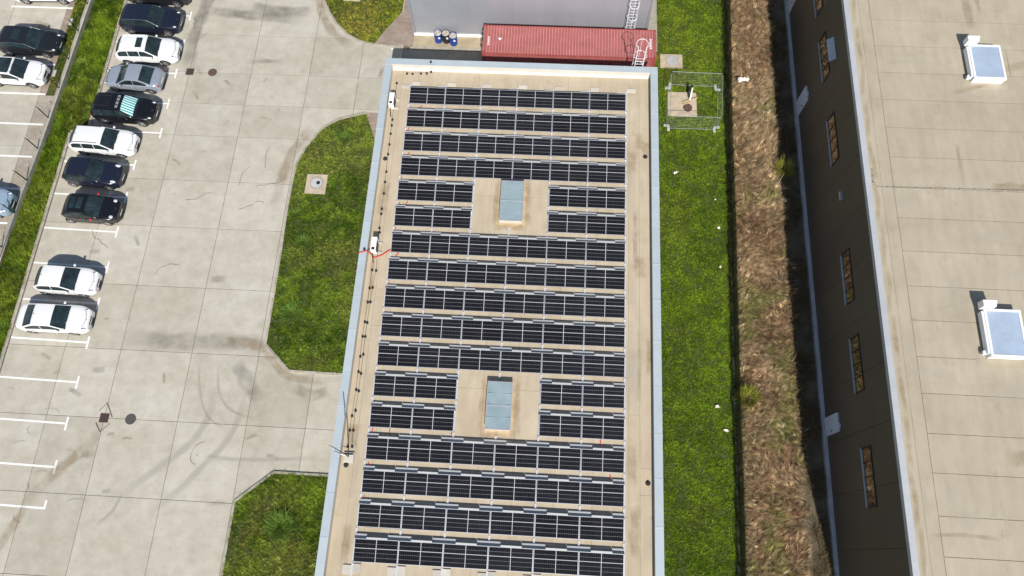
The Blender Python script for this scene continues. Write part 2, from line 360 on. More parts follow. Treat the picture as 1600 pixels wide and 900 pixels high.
def lawn(name, poly, dens, label, seed, tone=(1,1,1), hh=(.05,.12), holes=(), z0=.0, wid=.024, per=11, tuft=.075, dryness=1.0, vary=.36, patch=1.0):
    """tufts: every tuft shares a tone, its blades fan out from one root"""
    rs = np.random.RandomState(seed); P = np.array(poly); x0, y0 = P.min(0); x1, y1 = P.max(0); n = int((x1-x0)*(y1-y0)*dens/per)
    x = rs.uniform(x0,x1,n); y = rs.uniform(y0,y1,n); k = inpoly(x,y,poly)
    for hp in holes: k &= ~inpoly(x,y,hp)
    x, y = x[k], y[k]; b = fbm(x+40, y-17, .7)
    keep = rs.rand(len(x)) < np.clip(.15+1.6*b, .25, 1); x, y = x[keep], y[keep]; n = len(x)
    a = fbm(x, y, 2.4); b = fbm(x+40, y-17, .7); p = fbm(x-90, y+31, 4.0); r = rs.rand(n); q = vn(x+300, y+8, .35)
    dark = np.array([.042,.082,.006]); light = np.array([.215,.285,.030]); dry = np.array([.30,.235,.085])
    t = np.clip(((a-.5)*1.6+(b-.5)*1.6+(q-.5)*.7)*patch+.42+(r-.5)*.9, 0, 1)[:,None]; col = dark*(1-t)+light*t
    d = np.clip((np.clip((p-.50)*3.0, 0, .6)*rs.rand(n)+(rs.rand(n) < .06)*.7)*dryness, 0, .9)[:,None]; col = col*(1-d)+dry*d
    col = col*np.array(tone)*np.exp(rs.normal(0,vary,(n,1)))
    th = rs.uniform(hh[0],hh[1],n)*(.5+1.1*b)
    x, y, th = [np.repeat(v, per) for v in (x,y,th)]; col = np.repeat(col, per, 0); m = len(x)
    ang = rs.uniform(0,2*np.pi,m); rr = tuft*np.sqrt(rs.rand(m))*.6; x = x+rr*np.cos(ang); y = y+rr*np.sin(ang)
    h = th*rs.uniform(.6,1.3,m); lean = h*rs.uniform(.4,1.5,m); col = col*rs.uniform(.78,1.25,(m,1))
    ins = inpoly(x, y, poly)
    return blades(name, x[ins], y[ins], h[ins], wid*rs.uniform(.7,1.4,ins.sum()), (ang+rs.normal(0,.5,m))[ins], lean[ins], col[ins], z0, label=label, cat='grass', kind='stuff')

# ================================================================== THE SETTING
def sheet(name, poly, z, mat, kind='structure'):
    m = MB(); m.add([(x,y,z) for x,y in poly], [tuple(range(len(poly)))]); o = m.build(name, mat, kind=kind); return o
sheet('ground', [(-600,-600),(600,-600),(600,600),(-600,600)], -.12, M['earth'])

# ---- concrete yard, slab by slab
JX = [-34.30,-30.54,-26.85,-22.20,-17.85,-14.15,-11.12]
JY = [-13.0,-7.3,-2.35,2.28,6.94,11.36,15.79,20.12,23.73,27.35,30.05,32.75,36.20,39.70,43.3,47.0,52.0]
yard = MB().box(-37.0,-10.9,-13.0,52.0,-.11,-.022).build('concrete_yard', M['joint'], kind='structure')
def slab(parent, x0, x1, y0, y1, z, mat, g=.013, name='slab'):
    m = MB().bbox(x0+g, x1-g, y0+g, y1-g, z-.1, z+random.uniform(-.0015,.0015), .008)
    return m.build(name, mat, parent)
for i in range(len(JX)-1):
    for j in range(len(JY)-1):
        slab(yard, JX[i], JX[i+1], JY[j], JY[j+1], 0.0, M['slab'])
# passage between the flat-roofed building and the grey one
psg = MB().box(-10.9, 7.7, 31.2, 35.5, -.11, -.022).build('passage_floor', M['joint'], kind='structure')
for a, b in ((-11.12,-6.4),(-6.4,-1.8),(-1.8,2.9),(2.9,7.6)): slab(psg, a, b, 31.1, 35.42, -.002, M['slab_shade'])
# paved strips
pav = MB().prism([(-13.3,35.75),(-10.44,35.75),(-10.44,36.7),(-10.35,52),(-11.45,52),(-11.45,38.8),(-12.6,36.95)], -.1, .10).build('brown_paving', M['paver_brown'], kind='structure')
MB().box(-10.43, 6.9, 35.62, 36.66, -.1, .102).build('beige_paving', M['paver_beige'], kind='structure')
MB().box(6.95, 7.78, 35.9, 52, -.1, .03).build('concrete_path', M['kerb'], kind='structure')
MB().prism([(-13.2,29.75),(-11.1,29.75),(-11.1,26.3),(-12.25,27.3)], -.09, .028).build('brown_paving', M['paver_brown'], kind='structure')

# ---- kerbs, stone by stone
def kerb(poly, w=.14, z0=-.08, z1=.10, step=1.0, name='kerb'):
    root = empty(name, (0,0,0), kind='structure')
    for (xa, ya), (xb, yb) in zip(poly[:-1], poly[1:]):
        L = math.hypot(xb-xa, yb-ya); n = max(1, round(L/step)); dx, dy = (xb-xa)/L, (yb-ya)/L
        for i in range(n):
            s0 = L*i/n+.006; s1 = L*(i+1)/n-.006; h = z1+random.uniform(-.006,.006)
            px, py = -dy*w/2, dx*w/2
            q = [(xa+dx*s0-px, ya+dy*s0-py), (xa+dx*s1-px, ya+dy*s1-py), (xa+dx*s1+px, ya+dy*s1+py), (xa+dx*s0+px, ya+dy*s0+py)]
            MB().prism(q, z0, h).build('kerb_stone', M['kerb'], root)
    return root
BED_C = [(-13.21,29.71),(-15.09,29.1),(-16.15,28.36),(-17.08,26.84),(-17.54,25.42),(-17.67,23.89),(-17.67,21.17),(-17.58,18.33),(-17.52,12.17),(-15.72,10.49),(-11.05,10.43)]
BED_S = [(-17.62,-13),(-17.72,2.38),(-15.65,4.21),(-11.05,4.2)]
BED_N = [(-17.9,50),(-17.72,39.73),(-17.12,38.54),(-16.42,37.48),(-15.40,36.48),(-14.48,35.98),(-13.40,35.70),(-11.3,35.52)]
kerb(BED_C); kerb(BED_S); kerb(BED_N)
kerb([(-10.6,35.52),(-5.2,35.52),(0,35.52),(6.9,35.52)], w=.16, z1=.13)
kerb([(-34.42,-13),(-34.42,27.15)], w=.22); kerb([(-34.42,27.25),(-33.2,27.35)], w=.18); kerb([(-33.18,27.4),(-33.18,50)], w=.22)
bed_c = BED_C+[(-11.05,26.2),(-12.2,27.25)]
bed_s = BED_S+[(-11.05,-13)]
bed_n = BED_N[:-1]+[(-12.70,36.95),(-11.55,38.8),(-11.5,50)]
strip_w = [(-35.75,-13),(-34.5,-13),(-34.5,27.2),(-33.26,27.4),(-33.26,50),(-35.55,50),(-35.75,34),(-36.0,26.4),(-36.35,22.3),(-36.55,15),(-36.6,-13)]
for p in (bed_c, bed_s, bed_n): sheet('bed_soil', p, .03, M['soil'])
sheet('verge_soil', [(-36.7,-13),(-34.5,-13),(-34.5,27.25),(-33.25,27.3),(-33.25,52),(-35.5,52),(-35.55,39),(-35.8,33),(-36.3,22),(-36.6,15)], .03, M['soil'])
LAWN = [(7.1,-14),(11.75,-14),(12.1,2),(12.27,10),(12.53,21),(12.68,31),(12.92,40),(13.1,52),(7.8,52),(7.75,36),(7.1,34)]
sheet('lawn_soil', LAWN, -.02, M['soil'])
sheet('dry_strip', [(11.74,-14),(15.6,-14),(15.6,52),(13.1,52),(12.92,40),(12.68,31),(12.53,21),(12.27,10),(12.1,2)], -.015, M['drysoil'])
sheet('shaded_strip', [(15.58,-14),(17.6,-14),(17.6,52),(15.58,52)], -.011, M['soil_shaded'])

# ---- raised car park on the west side
lot = MB().box(-60, -36.55, -13, 52, -.11, .30).build('upper_car_park', M['joint'], kind='structure')
LX = [-60,-54,-49.6,-45.6,-41.54,-37.35]; LY = [-13,-7,-1,5,10,15,20.5,25.75,31.6,37.5,43,48,52]
for i in range(len(LX)-1):
    for j in range(len(LY)-1): slab(lot, LX[i], LX[i+1], LY[j], LY[j+1], .35, M['slab'])
MB().prism([(-37.33,-13),(-36.3,-13),(-36.3,21),(-36.0,27),(-35.95,30),(-37.33,30)], .2, .352).build('brown_paving', M['paver_grey'], kind='structure')
sheet('verge_soil', [(-37.33,30),(-35.95,30),(-35.85,35),(-35.75,40),(-35.7,52),(-36.85,52),(-36.85,31)], .345, M['soil'])
MB().box(-37.34,-36.84,30.01,52,.2,.3505).build('brown_paving', M['paver_brown'], kind='structure')
for yy in (36.6, 34.1, 31.9):
    MB().bbox(-36.80, -36.58, yy-.3, yy+.3, .3, .43).build('wheel_stop', M['plinthgrey'], label='grey concrete wheel stop at the verge edge, %s from the top' % {36.6:'first',34.1:'second',31.9:'third'}[yy], cat='wheel stop', group='wheel stops along the upper verge')

# ---- painted bay lines
def bay(x0, x1, y, z, parent, tee=True, ty=.42, w=.125, skew=0.0):
    m = MB(); m.quad((x0,y-w/2+skew,z),(x1,y-w/2,z),(x1,y+w/2,z),(x0,y+w/2+skew,z))
    if tee: m.quad((x1+.001,y-ty,z),(x1+.13,y-ty,z),(x1+.13,y+ty,z),(x1+.001,y+ty,z))
    return m.build('bay_line', M['paint'], parent)
for y in (43.1,40.45,37.82,35.20,32.54,29.91,27.43): bay(-33.05,-27.90,y,.006,yard,skew=.02)
for y in (24.75,22.18,19.55,16.96,14.36,11.70,9.08,6.46,3.80): bay(-34.28,-29.2,y,.006,yard,skew=.10)
lm = bay(-34.28,-29.2,1.38,.006,yard,tee=False,skew=.10); MB().quad((-29.199,1.318,.006),(-29.07,1.318,.006),(-29.07,1.85,.006),(-29.199,1.85,.006)).build('bay_line', M['paint'], yard)
for y in (43.1,40.5,37.9,35.3,32.7,30.1,27.55,24.9,22.35,19.7,17.1,14.5,11.9): bay(-41.8,-36.9 if y > 27.6 else -36.35,y,.358,lot,tee=False,w=.15)

# ---- marks on the concrete
def ribbon(name, pts, w, mat, z=.005, parent=None):
    """flat strip through pts with uv: u along, v across"""
    P = []
    for i in range(len(pts)-1):
        p0 = pts[max(i-1,0)]; p1 = pts[i]; p2 = pts[i+1]; p3 = pts[min(i+2,len(pts)-1)]
        for k in range(6):
            t = k/6; P.append(tuple(.5*((2*p1[a])+(-p0[a]+p2[a])*t+(2*p0[a]-5*p1[a]+4*p2[a]-p3[a])*t*t+(-p0[a]+3*p1[a]-3*p2[a]+p3[a])*t**3) for a in (0,1)))
    P.append(pts[-1]); m = MB(); n = len(P); uvs = []
    for i, (x, y) in enumerate(P):
        a = P[max(i-1,0)]; b = P[min(i+1,n-1)]; dx, dy = b[0]-a[0], b[1]-a[1]; L = math.hypot(dx,dy) or 1
        ww = w*(1+.12*math.sin(i*1.3)); m.v += [(x+dy/L*ww/2, y-dx/L*ww/2, z), (x-dy/L*ww/2, y+dx/L*ww/2, z)]
    for i in range(n-1): m.f.append((2*i,2*i+2,2*i+3,2*i+1))
    me = m.mesh(name); u = me.uv_layers.new(name='UVMap')
    for li, l in enumerate(me.loops): i = l.vertex_index; u.data[li].uv = ((i//2)/(n-1)*.9+.05, i % 2)
    return put(name, me, mat, parent)
zz = [.0052]
def mark(name, pts, w, mat):
    zz[0] += .0004; return ribbon(name, pts, w, M[mat], zz[0], yard)
mark('tyre_mark', [(-20.29,9.14),(-20.23,7.8),(-20.51,6.78),(-21.03,5.77),(-22.01,4.75),(-23.41,3.53),(-25.4,1.7)], .62, 'tyre_mark')
mark('tyre_mark', [(-18.24,9.6),(-18.47,7.09),(-19.01,5.69),(-19.96,4.48),(-21.22,2.9),(-22.8,1.3)], .55, 'tyre_mark')
mark('tyre_mark', [(-20.31,10.6),(-19.98,9.03),(-19.02,7.86),(-17.2,7.3)], .26, 'tyre_mark')
mark('tyre_mark', [(-21.6,10.8),(-21.2,9.0),(-20.4,7.4),(-19.0,6.6)], .22, 'tyre_mark')
mark('tyre_mark', [(-20.2,5.0),(-18.6,4.85),(-16.0,4.95),(-13.2,5.2)], .30, 'tyre_mark')
mark('tyre_mark', [(-24.6,2.6),(-25.0,1.4),(-25.8,.6)], .30, 'tyre_mark')
for x, y, a, r in ((-30.4,6.9,.4,.75),(-31.6,4.9,1.1,.6),(-30.8,6.0,2.5,.7),(-29.8,3.2,.9,.6),(-28.6,4.6,.2,.5),(-30.2,.9,2.8,.7),(-27.2,1.5,.8,.9)):
    mark('tyre_mark', [(x+r*math.cos(a+t), y+.6*r*math.sin(a+t)) for t in (0,.6,1.2,1.8)], .17, 'tyre_mark')
mark('water_stain', [(-26.2,42.5),(-26.78,39.39),(-27.0,37.25),(-27.16,35.16),(-26.83,32.5)], 1.25, 'water')
mark('water_stain', [(-26.6,38.4),(-24.9,38.2),(-22.7,38.0),(-19,37.7)], 1.1, 'water')
mark('ochre_stain', [(-32.2,-2.6),(-31.2,-.77),(-30.63,.53),(-30.1,2.2)], .75, 'ochre')
mark('ochre_stain', [(-30.1,2.0),(-28.9,3.6),(-27.4,5.2),(-26.9,6.6)], .9, 'ochre')
mark('oil_stain', [(-26.8,12.3),(-24.5,12.05),(-22.37,12.1),(-19.0,12.2),(-17.4,11.9)], 1.5, 'oil')
mark('ochre_stain', [(-20.5,12.15),(-19.0,12.2),(-18.2,12.1),(-17.4,11.8)], 1.0, 'ochre')
mark('ochre_stain', [(-18.6,22.0),(-18.4,24.6),(-17.9,26.6),(-16.9,28.4)], 1.0, 'ochre')
mark('ochre_stain', [(-18.3,40.5),(-17.7,38.5),(-16.6,36.7),(-15,35.5)], .9, 'ochre')
mark('ochre_stain', [(-17.9,12.5),(-17.0,11.2),(-15.6,10.1),(-13,10.0)], .7, 'ochre')
mark('oil_stain', [(-22.5,33.8),(-21.3,33.9),(-19.9,33.9)], .5, 'oil')
mark('oil_stain', [(-23.3,38.9),(-21,38.5),(-18.4,38.6)], 1.3, 'water')
mark('oil_stain', [(-19.3,10.9),(-18.4,9.8),(-17.2,8.4)], 1.3, 'oil')
mark('oil_stain', [(-15.3,9.6),(-14.2,9.0),(-13.0,9.4)], 1.0, 'oil')
for x, y, s in ((-30.3,18.0,.8),(-29.2,12.9,.45),(-28.0,9.9,.9),(-30.6,9.6,.5),(-26.2,5.9,.5),(-25.3,5.7,.4),(-27.3,4.6,.9),(-25.6,2.5,.6),(-21.5,16.4,1.1),(-28.3,13.3,.4),(-24.4,26.0,.4),(-30.6,24.2,.6),(-29.0,22.8,.7)):
    mark('oil_stain', [(x-s*.5,y),(x,y+.05),(x+s*.5,y+.1)], s*.6, 'oil')
rq = random.Random(5)
for k in range(46):
    x, y, s_ = rq.uniform(-33.5,-12.5), rq.uniform(0,39), rq.uniform(.12,.55); a = rq.uniform(0,3.1)
    mark('oil_stain', [(x-s_*math.cos(a),y-s_*math.sin(a)),(x,y+.04),(x+s_*math.cos(a),y+s_*math.sin(a))], s_*.7, 'oil' if k % 3 else 'ochre')
for x, y in ((-38.6,36.1),(-37.9,35.0),(-39.5,32.2)):
    zz[0] += .0004; ribbon('ochre_stain', [(x-1.0,y+.3),(x,y),(x+.5,y-.6)], .9, M['ochre'], .3562, lot)

# ---- drains and covers
def round_cover(x, y, r, z, mat, label, lugs=False, parent=None):
    t = empty('manhole_cover', (x,y,z), label=label, cat='manhole')
    MB().lathe([(r*.86,0),(r*.86,.012),(r,.012),(r,0)], n=28).build('rim', M['iron'], t)
    m = MB().lathe([(0,.016),(r*.84,.016),(r*.84,.0)], n=28)
    m.build('lid', mat, t)
    m = MB()
    for k in range(-3,4):
        h = math.sqrt(max(0,(r*.75)**2-(k*r*.2)**2)); m.box(k*r*.2-.012, k*r*.2+.012, -h, h, .0165, .021)
    m.build('rib', mat, t)
    if lugs: MB().box(-.05,.05,r*.95,r*1.12,0,.018).box(-.05,.05,-r*1.12,-r*.95,0,.018).build('lug', mat, t)
    return t
round_cover(-25.11,32.76,.33,.002,M['rust'],'round brown iron manhole cover beside the upper drain grate')
round_cover(-25.17,6.94,.34,.002,M['iron'],'round dark grey manhole cover beside the lower drain grate')
def grate(x, y, label):
    t = empty('drain_grate', (x,y,0), label=label, cat='drain')
    MB().box(-.27,.27,-.25,.25,.002,.006).build('sump', M['black'], t)
    MB().box(-.29,.29,.25,.29,.0,.014).box(-.29,.29,-.29,-.25,.0,.014).box(-.29,-.26,-.25,.25,.0,.014).box(.26,.29,-.25,.25,.0,.014).build('frame', M['rust'], t)
    for k in range(7):
        s = -.24+k*.08; MB().add([(s-.05,-.25,.012),(s-.02,-.25,.012),(s+.05,.25,.012),(s+.02,.25,.012)],[(0,1,2,3)]).build('bar', M['rust'], t)
grate(-26.81,32.75,'square drain grate at the end of the dark wet streak')
grate(-26.85,6.93,'square drain grate with diagonal bars beside the dark round cover')
for pts in ([(-27.25,7.35),(-26.87,7.85),(-26.35,6.98)],[(-27.3,6.6),(-26.9,6.05),(-26.4,6.6)]):
    zz[0] += .0004
    for a, b in zip(pts[:-1], pts[1:]): ribbon('crack', [a,b], .035, M['joint'], zz[0], yard)
for k in range(9):
    x, y = rq.uniform(-30,-15), rq.uniform(3,36); a = rq.uniform(0,6.28); pts = [(x,y)]
    for q in range(6): a += rq.uniform(-.7,.7); pts.append((pts[-1][0]+.32*math.cos(a), pts[-1][1]+.32*math.sin(a)))
    zz[0] += .0004; ribbon('crack', pts, .018, M['joint'], zz[0], yard)
# concrete manhole slabs in the grass
def mslab(x, y, sx, sy, z, ring, rr, mat, label, hole=False):
    t = empty('manhole_slab', (x,y,0), label=label, cat='manhole')
    MB().bbox(-sx/2,sx/2,-sy/2,sy/2,-.05,z,.015).build('slab', M['oldslab'], t)
    MB().lathe([(0,0),(0,.02),(rr,.02),(rr,.0)], (ring[0],ring[1],z), 24).build('lid', mat, t)
    MB().lathe([(rr*1.02,0),(rr*1.02,.03),(rr*1.18,.03),(rr*1.18,0)], (ring[0],ring[1],z), 24).build('ring', M['kerb'], t)
    if hole: MB().disc((ring[0]+.12,ring[1]+.03,z+.024),.14,10).build('hole', M['black'], t)
    return t
mslab(-15.95,23.8,1.45,1.5,.12,(0.02,.05),.40,M['plinthgrey'],'square concrete manhole slab with a grey lid in the big grass bed',True)
mslab(8.78,35.1,1.65,1.2,.07,(.06,0),.40,M['plinthgrey'],'concrete slab with a round grey lid beside the red container')
mslab(9.5,31.42,2.05,2.0,.07,(.38,-.3),.01,M['rust'],'pale concrete slab inside the wire enclosure')
round_cover(9.87,31.12,.33,.075,M['rust'],'rusty round manhole cover inside the wire enclosure',True)
mslab(-15.55,40.1,1.3,.9,.11,(0,.1),.3,M['plinthgrey'],'concrete slab at the top edge in the round grass bed')

# ================================================================== FLAT ROOF BUILDING WITH SOLAR PANELS
X0, X1, Y0, Y1, ZR, ZP = -11.20, 7.08, -2.28, 31.42, 3.65, 4.15
fb = empty('flat_roof_building', (0,0,0), label='low beige flat-roofed building carrying the solar panels', cat='building')
MB().box(X0+.05,X1-.05,Y0+.05,Y0+.25,-.05,ZP-.03).build('wall', M['render_wall'], fb)
MB().box(X0+.05,X1-.05,Y1-.25,Y1-.05,-.05,ZP-.03).build('wall', M['render_wall'], fb)
MB().box(X0+.05,X0+.25,Y0+.25,Y1-.25,-.05,ZP-.03).build('wall', M['render_wall'], fb)
MB().box(X1-.25,X1-.05,Y0+.25,Y1-.25,-.05,ZP-.03).build('wall', M['render_wall'], fb)
deck = MB().box(X0+.25,X1-.25,Y0+.25,Y1-.25,ZR-.3,ZR-.012).build('roof_deck', M['seam'], fb)
xs = [X0+.46,-10.0,-8.95,-6.9,-4.8,-3.05,-1.12,1.2,3.3,5.25,5.9,X1-.47]
for i in range(len(xs)-1):
    ys = [Y0+.46]+sorted(random.uniform(Y0+3,Y1-3) for _ in range(2))+[Y1-.46]
    if xs[i] in (-4.8,-3.05,-1.12): ys = [Y0+.46,6.2,9.2,18.9,21.6,Y1-.46]
    for a, b in zip(ys[:-1], ys[1:]): MB().box(xs[i]+.006,xs[i+1]-.006,a+.006,b-.006,ZR-.012,ZR+random.uniform(0,.004)).build('membrane_sheet', M['membrane'], deck)
# upstands inside the parapet
up = .46
m = MB().box(X0+.30,X0+up,Y0+.30,Y1-.30,ZR-.02,ZP-.03); m.build('upstand', M['upstand'], fb)
m = MB().box(X1-up,X1-.30,Y0+.30,Y1-.30,ZR-.02,ZP-.03); m.build('upstand', M['upstand_shaded'], fb)
m = MB().box(X0+up,X1-up,Y1-up-.02,Y1-.30,ZR-.02,ZP-.03); m.build('upstand', M['upstand'], fb)
m = MB().box(X0+up,X1-up,Y0+.30,Y0+up,ZR-.02,ZP-.03); m.build('upstand', M['upstand'], fb)
m = MB().add([(X0+up,Y1-up-.02,ZR+.14),(X1-up,Y1-up-.02,ZR+.14),(X1-up,Y1-up-.15,ZR+.006),(X0+up,Y1-up-.15,ZR+.006)],[(0,1,2,3)])
m.build('cant_strip', M['upstand'], fb)
# coping, sheet by sheet
cw = .47
def coping(x0,x1,y0,y1):
    lift = random.uniform(0,.006)
    MB().add([(x0,y0,ZP-.04),(x1,y0,ZP-.04),(x1,y1,ZP-.04),(x0,y1,ZP-.04),(x0,y0,ZP+lift),(x1,y0,ZP+lift+random.uniform(-.004,.004)),(x1,y1,ZP+lift),(x0,y1,ZP+lift+random.uniform(-.004,.004))],
             [(3,2,1,0),(4,5,6),(4,6,7),(0,1,5,4),(1,2,6,5),(2,3,7,6),(3,0,4,7)]).build('coping_sheet', M['coping'], fb)
def seam_strip(x0,x1,y0,y1): MB().box(x0,x1,y0,y1,ZP-.03,ZP+.014).build('coping_joint', M['coping'], fb)
yl = [Y0,.6,2.9,5.3,7.7,9.6,12.2,14.3,16.5,19.2,21.3,23.4,25.9,28.5,Y1-cw]
for a, b in zip(yl[:-1], yl[1:]):
    coping(X0,X0+cw,a+.006,b-.006); seam_strip(X0-.003,X0+cw+.003,b-.04,b+.04)
yr = [Y0,-.4,2.1,4.6,7.0,9.7,12.4,14.9,17.2,19.8,22.4,25.1,27.8,Y1-cw]
for a, b in zip(yr[:-1], yr[1:]):
    coping(X1-cw,X1,a+.006,b-.006); seam_strip(X1-cw-.003,X1+.003,b-.04,b+.04)
xn = [X0,-8.0,-4.55,-1.4,1.9,4.9,X1]
for a, b in zip(xn[:-1], xn[1:]):
    coping(a+.006,b-.006,Y1-cw+.003,Y1); coping(a+.006,b-.006,Y0-.0,Y0+cw-.003) if False else None
    if b < X1: seam_strip(b-.04,b+.04,Y1-cw,Y1+.003)
MB().box(X0+cw,X1-cw,Y0,Y0+cw,ZP-.04,ZP+.003).build('coping_sheet', M['coping'], fb)

M['roofdirt'] = mat_stain('roof_dirt', (.33, .235, .13), .45, 1.3, .3, .75); M['rooffade'] = mat_stain('roof_bleach', (.58, .53, .44), .5, 1.0, .3, .75)
rq = random.Random(9)
for k in range(26):
    x, y = (rq.uniform(5.3,6.5), rq.uniform(-1,29)) if k % 3 else (rq.uniform(-10.4,-9.6), rq.uniform(-1,29)); L_ = rq.uniform(.5,2.2)
    ribbon('roof_stain', [(x,y-L_),(x+rq.uniform(-.15,.15),y),(x,y+L_)], rq.uniform(.3,.9), M['roofdirt' if k % 2 else 'rooffade'], ZR+.0045+.0003*k, deck)
for y0, y1 in ((19.76,22.5),(6.85,9.56)):
    for k, (xa, ya, xb, yb) in enumerate(((-3.2,y0-.35,-1.0,y0-.3),(-3.1,y0-.5,-3.0,y1+.3),(-1.05,y0-.3,-1.15,y1+.4))):
        ribbon('roof_stain', [(xa,ya),((xa+xb)/2,(ya+yb)/2+.03),(xb,yb)], .55, M['roofdirt'], ZR+.0125+.0004*k, deck)
# ---- solar panels: 17 rows
PW, PD, TILT = 2.375, 1.205, R(8.5)
XC0, PX, ROW0, RP = -9.375, 2.40, 28.165, 1.793
ZL = 3.755
def panel_meshes():
    fw, ft = .027, .035
    m = MB()
    m.box(0,PW,0,fw,-ft,0).box(0,PW,PD-fw,PD,-ft,0).box(0,fw,fw,PD-fw,-ft,0).box(PW-fw,PW,fw,PD-fw,-ft,0)
    fr = m.mesh('frame'); fr.materials.append(M['alu'])
    g = MB().add([(fw,fw,-.004),(PW-fw,fw,-.004),(PW-fw,PD-fw,-.004),(fw,PD-fw,-.004),(fw,fw,-.03),(PW-fw,fw,-.03),(PW-fw,PD-fw,-.03),(fw,PD-fw,-.03)],
                 [(0,1,2,3),(7,6,5,4)])
    gm = g.mesh('glass'); u = gm.uv_layers.new(name='UVMap')
    for li, l in enumerate(gm.loops):
        x, y, z = gm.vertices[l.vertex_index].co; u.data[li].uv = ((x-fw)/(PW-2*fw), (y-fw)/(PD-2*fw))
    gm.materials.append(M['pv'])
    return fr, gm
FR, GM = panel_meshes()
def plate_meshes():
    L = 1.28; res = []
    # low plate: flange on the roof side, then the sloping face
    a = MB().add([(0,.255,-.155),(L,.255,-.155),(L,.165,-.145),(0,.165,-.145)],[(3,2,1,0)])
    b = MB().add([(0,.165,-.145),(L,.165,-.145),(L,.004,-.004),(0,.004,-.004)],[(3,2,1,0)])
    # high plate: sloping face then the flat flange next to the panel
    L2 = 1.13
    c = MB().add([(0,.27,-.20),(L2,.27,-.20),(L2,.085,.016),(0,.085,.016)],[(3,2,1,0)])
    d = MB().add([(0,.085,.016),(L2,.085,.016),(L2,-.012,.012),(0,-.012,.012)],[(3,2,1,0)])
    for q in (a,b,c,d): 
        me = q.mesh('deflector'); res.append(me)
    res[0].materials.append(M['plate_lit']); res[1].materials.append(M['plate_shaded']); res[2].materials.append(M['plate_shaded']); res[3].materials.append(M['plate_lit'])
    return res
PLT = plate_meshes()
GAPS = (4,5,11,12)
cols6 = ['westernmost','second from the west','third from the west','third from the east','second from the east','easternmost']
for r in range(17):
    yl_, = (ROW0-RP*r,)
    cl = [0,1,4,5] if r in GAPS else list(range(6))
    rowname = '%s row from the container end' % ORD[r]
    for c in cl:
        t = empty('solar_panel', (XC0+PX*c+.012, yl_, ZL), label='black solar panel, %s in the %s' % (cols6[c], rowname), cat='solar panel', group='solar panels on the flat roof')
        t.rotation_euler = (TILT+random.uniform(-.009,.009), random.uniform(-.004,.004), random.uniform(-.002,.002))
        put('frame', FR, None, t); put('glass', GM, None, t)
    if r == 0: continue
    ytop = yl_+PD*math.cos(TILT); ztop = ZL+PD*math.sin(TILT)
    spans = [(0,1,'west half of the '),(4,5,'east half of the ')] if r in GAPS else [(0,5,'')]
    for ca, cb, w in spans:
        d = empty('wind_deflector', (XC0,ytop,ztop), label='bent metal wind deflector behind the %s%s' % (w, rowname), cat='wind deflector', group='wind deflectors behind the panel rows')
        for c in range(ca, cb+1):
            p = put('high_plate', PLT[2], None, d, (c*PX+.635,0,0)); put('flange', PLT[3], None, p)
            if c == ca:
                e = MB().add([(.0,.255,-.155),(.64,.255,-.155),(.64,.165,-.145),(.0,.165,-.145)],[(3,2,1,0)]).build('flange', M['plate_lit'], d, loc=(c*PX,0,0))
                MB().add([(0,.165,-.145),(.64,.165,-.145),(.64,.004,-.004),(0,.004,-.004)],[(3,2,1,0)]).build('low_plate', M['plate_shaded'], d, loc=(c*PX,0,0))
            else:
                p = put('low_plate', PLT[1], None, d, (c*PX-.64,0,0)); put('flange', PLT[0], None, p)
            if c == cb:
                MB().add([(.0,.255,-.155),(.64,.255,-.155),(.64,.165,-.145),(.0,.165,-.145)],[(3,2,1,0)]).build('flange', M['plate_lit'], d, loc=(c*PX+1.765,0,0))
                MB().add([(0,.165,-.145),(.64,.165,-.145),(.64,.004,-.004),(0,.004,-.004)],[(3,2,1,0)]).build('low_plate', M['plate_shaded'], d, loc=(c*PX+1.765,0,0))
        # support triangles at the panel joints
        for c in range(ca, cb+2):
            MB().box(c*PX-.03,c*PX+.03,-.06,-.02,-.27,-.02).build('strut', M['galv'], d)
# rails running north-south under the panels, each its own length
rails = [(0,-1.25,29.75),(1,-1.25,29.75),(2,-1.25,29.75),(3,-1.25,29.75),(4,-1.25,29.75),(5,-1.25,29.75),(6,-1.25,29.75)]
rl = ['westernmost','second from the west','third from the west','middle','third from the east','second from the east','easternmost']
for i, a, b in rails:
    x = XC0+PX*i
    t = empty('mounting_rail', (x,0,ZR), label='galvanised mounting rail under the panels, %s of the seven' % rl[i], cat='rail', group='mounting rails under the solar panels')
    segs = [(a,b)] if i != 3 else [(a,6.55),(9.85,19.45),(22.75,b)]
    for s0, s1 in segs: MB().box(-.052,.052,s0,s1,.008,.06).build('channel', M['rail'], t)
    for r in range(17):
        y = ROW0-RP*r
        if i == 3 and r in GAPS: continue
        MB().box(-.045,.045,y-.09,y+.02,.061,.10).build('foot', M['alu'], t)
# ballast pavers at both ends of every rail
for i in range(7):
    x = XC0+PX*i
    for s, (xa, xb, ya, yb) in enumerate(((x-.62,x-.06,29.42,29.66),(x+.06,x+.64,29.66,29.93))):
        MB().bbox(xa,xb,ya,yb,ZR+.008,ZR+.065,.008).build('ballast_paver', M['ballast'], label='pale ballast paver %s of the %s rail at its container end' % (('west','east')[s], rl[i]), cat='paver', group='ballast pavers at the rail ends')
    for s, (xa, xb, ya, yb) in enumerate(((x-.50,x-.05,-1.15,-.68),(x+.05,x+.46,-1.05,-.60))):
        MB().bbox(xa,xb,ya,yb,ZR+.008,ZR+.065,.008).build('ballast_paver', M['ballast'], label='pale ballast paver %s of the %s rail at its near end' % (('west','east')[s], rl[i]), cat='paver', group='ballast pavers at the rail ends')
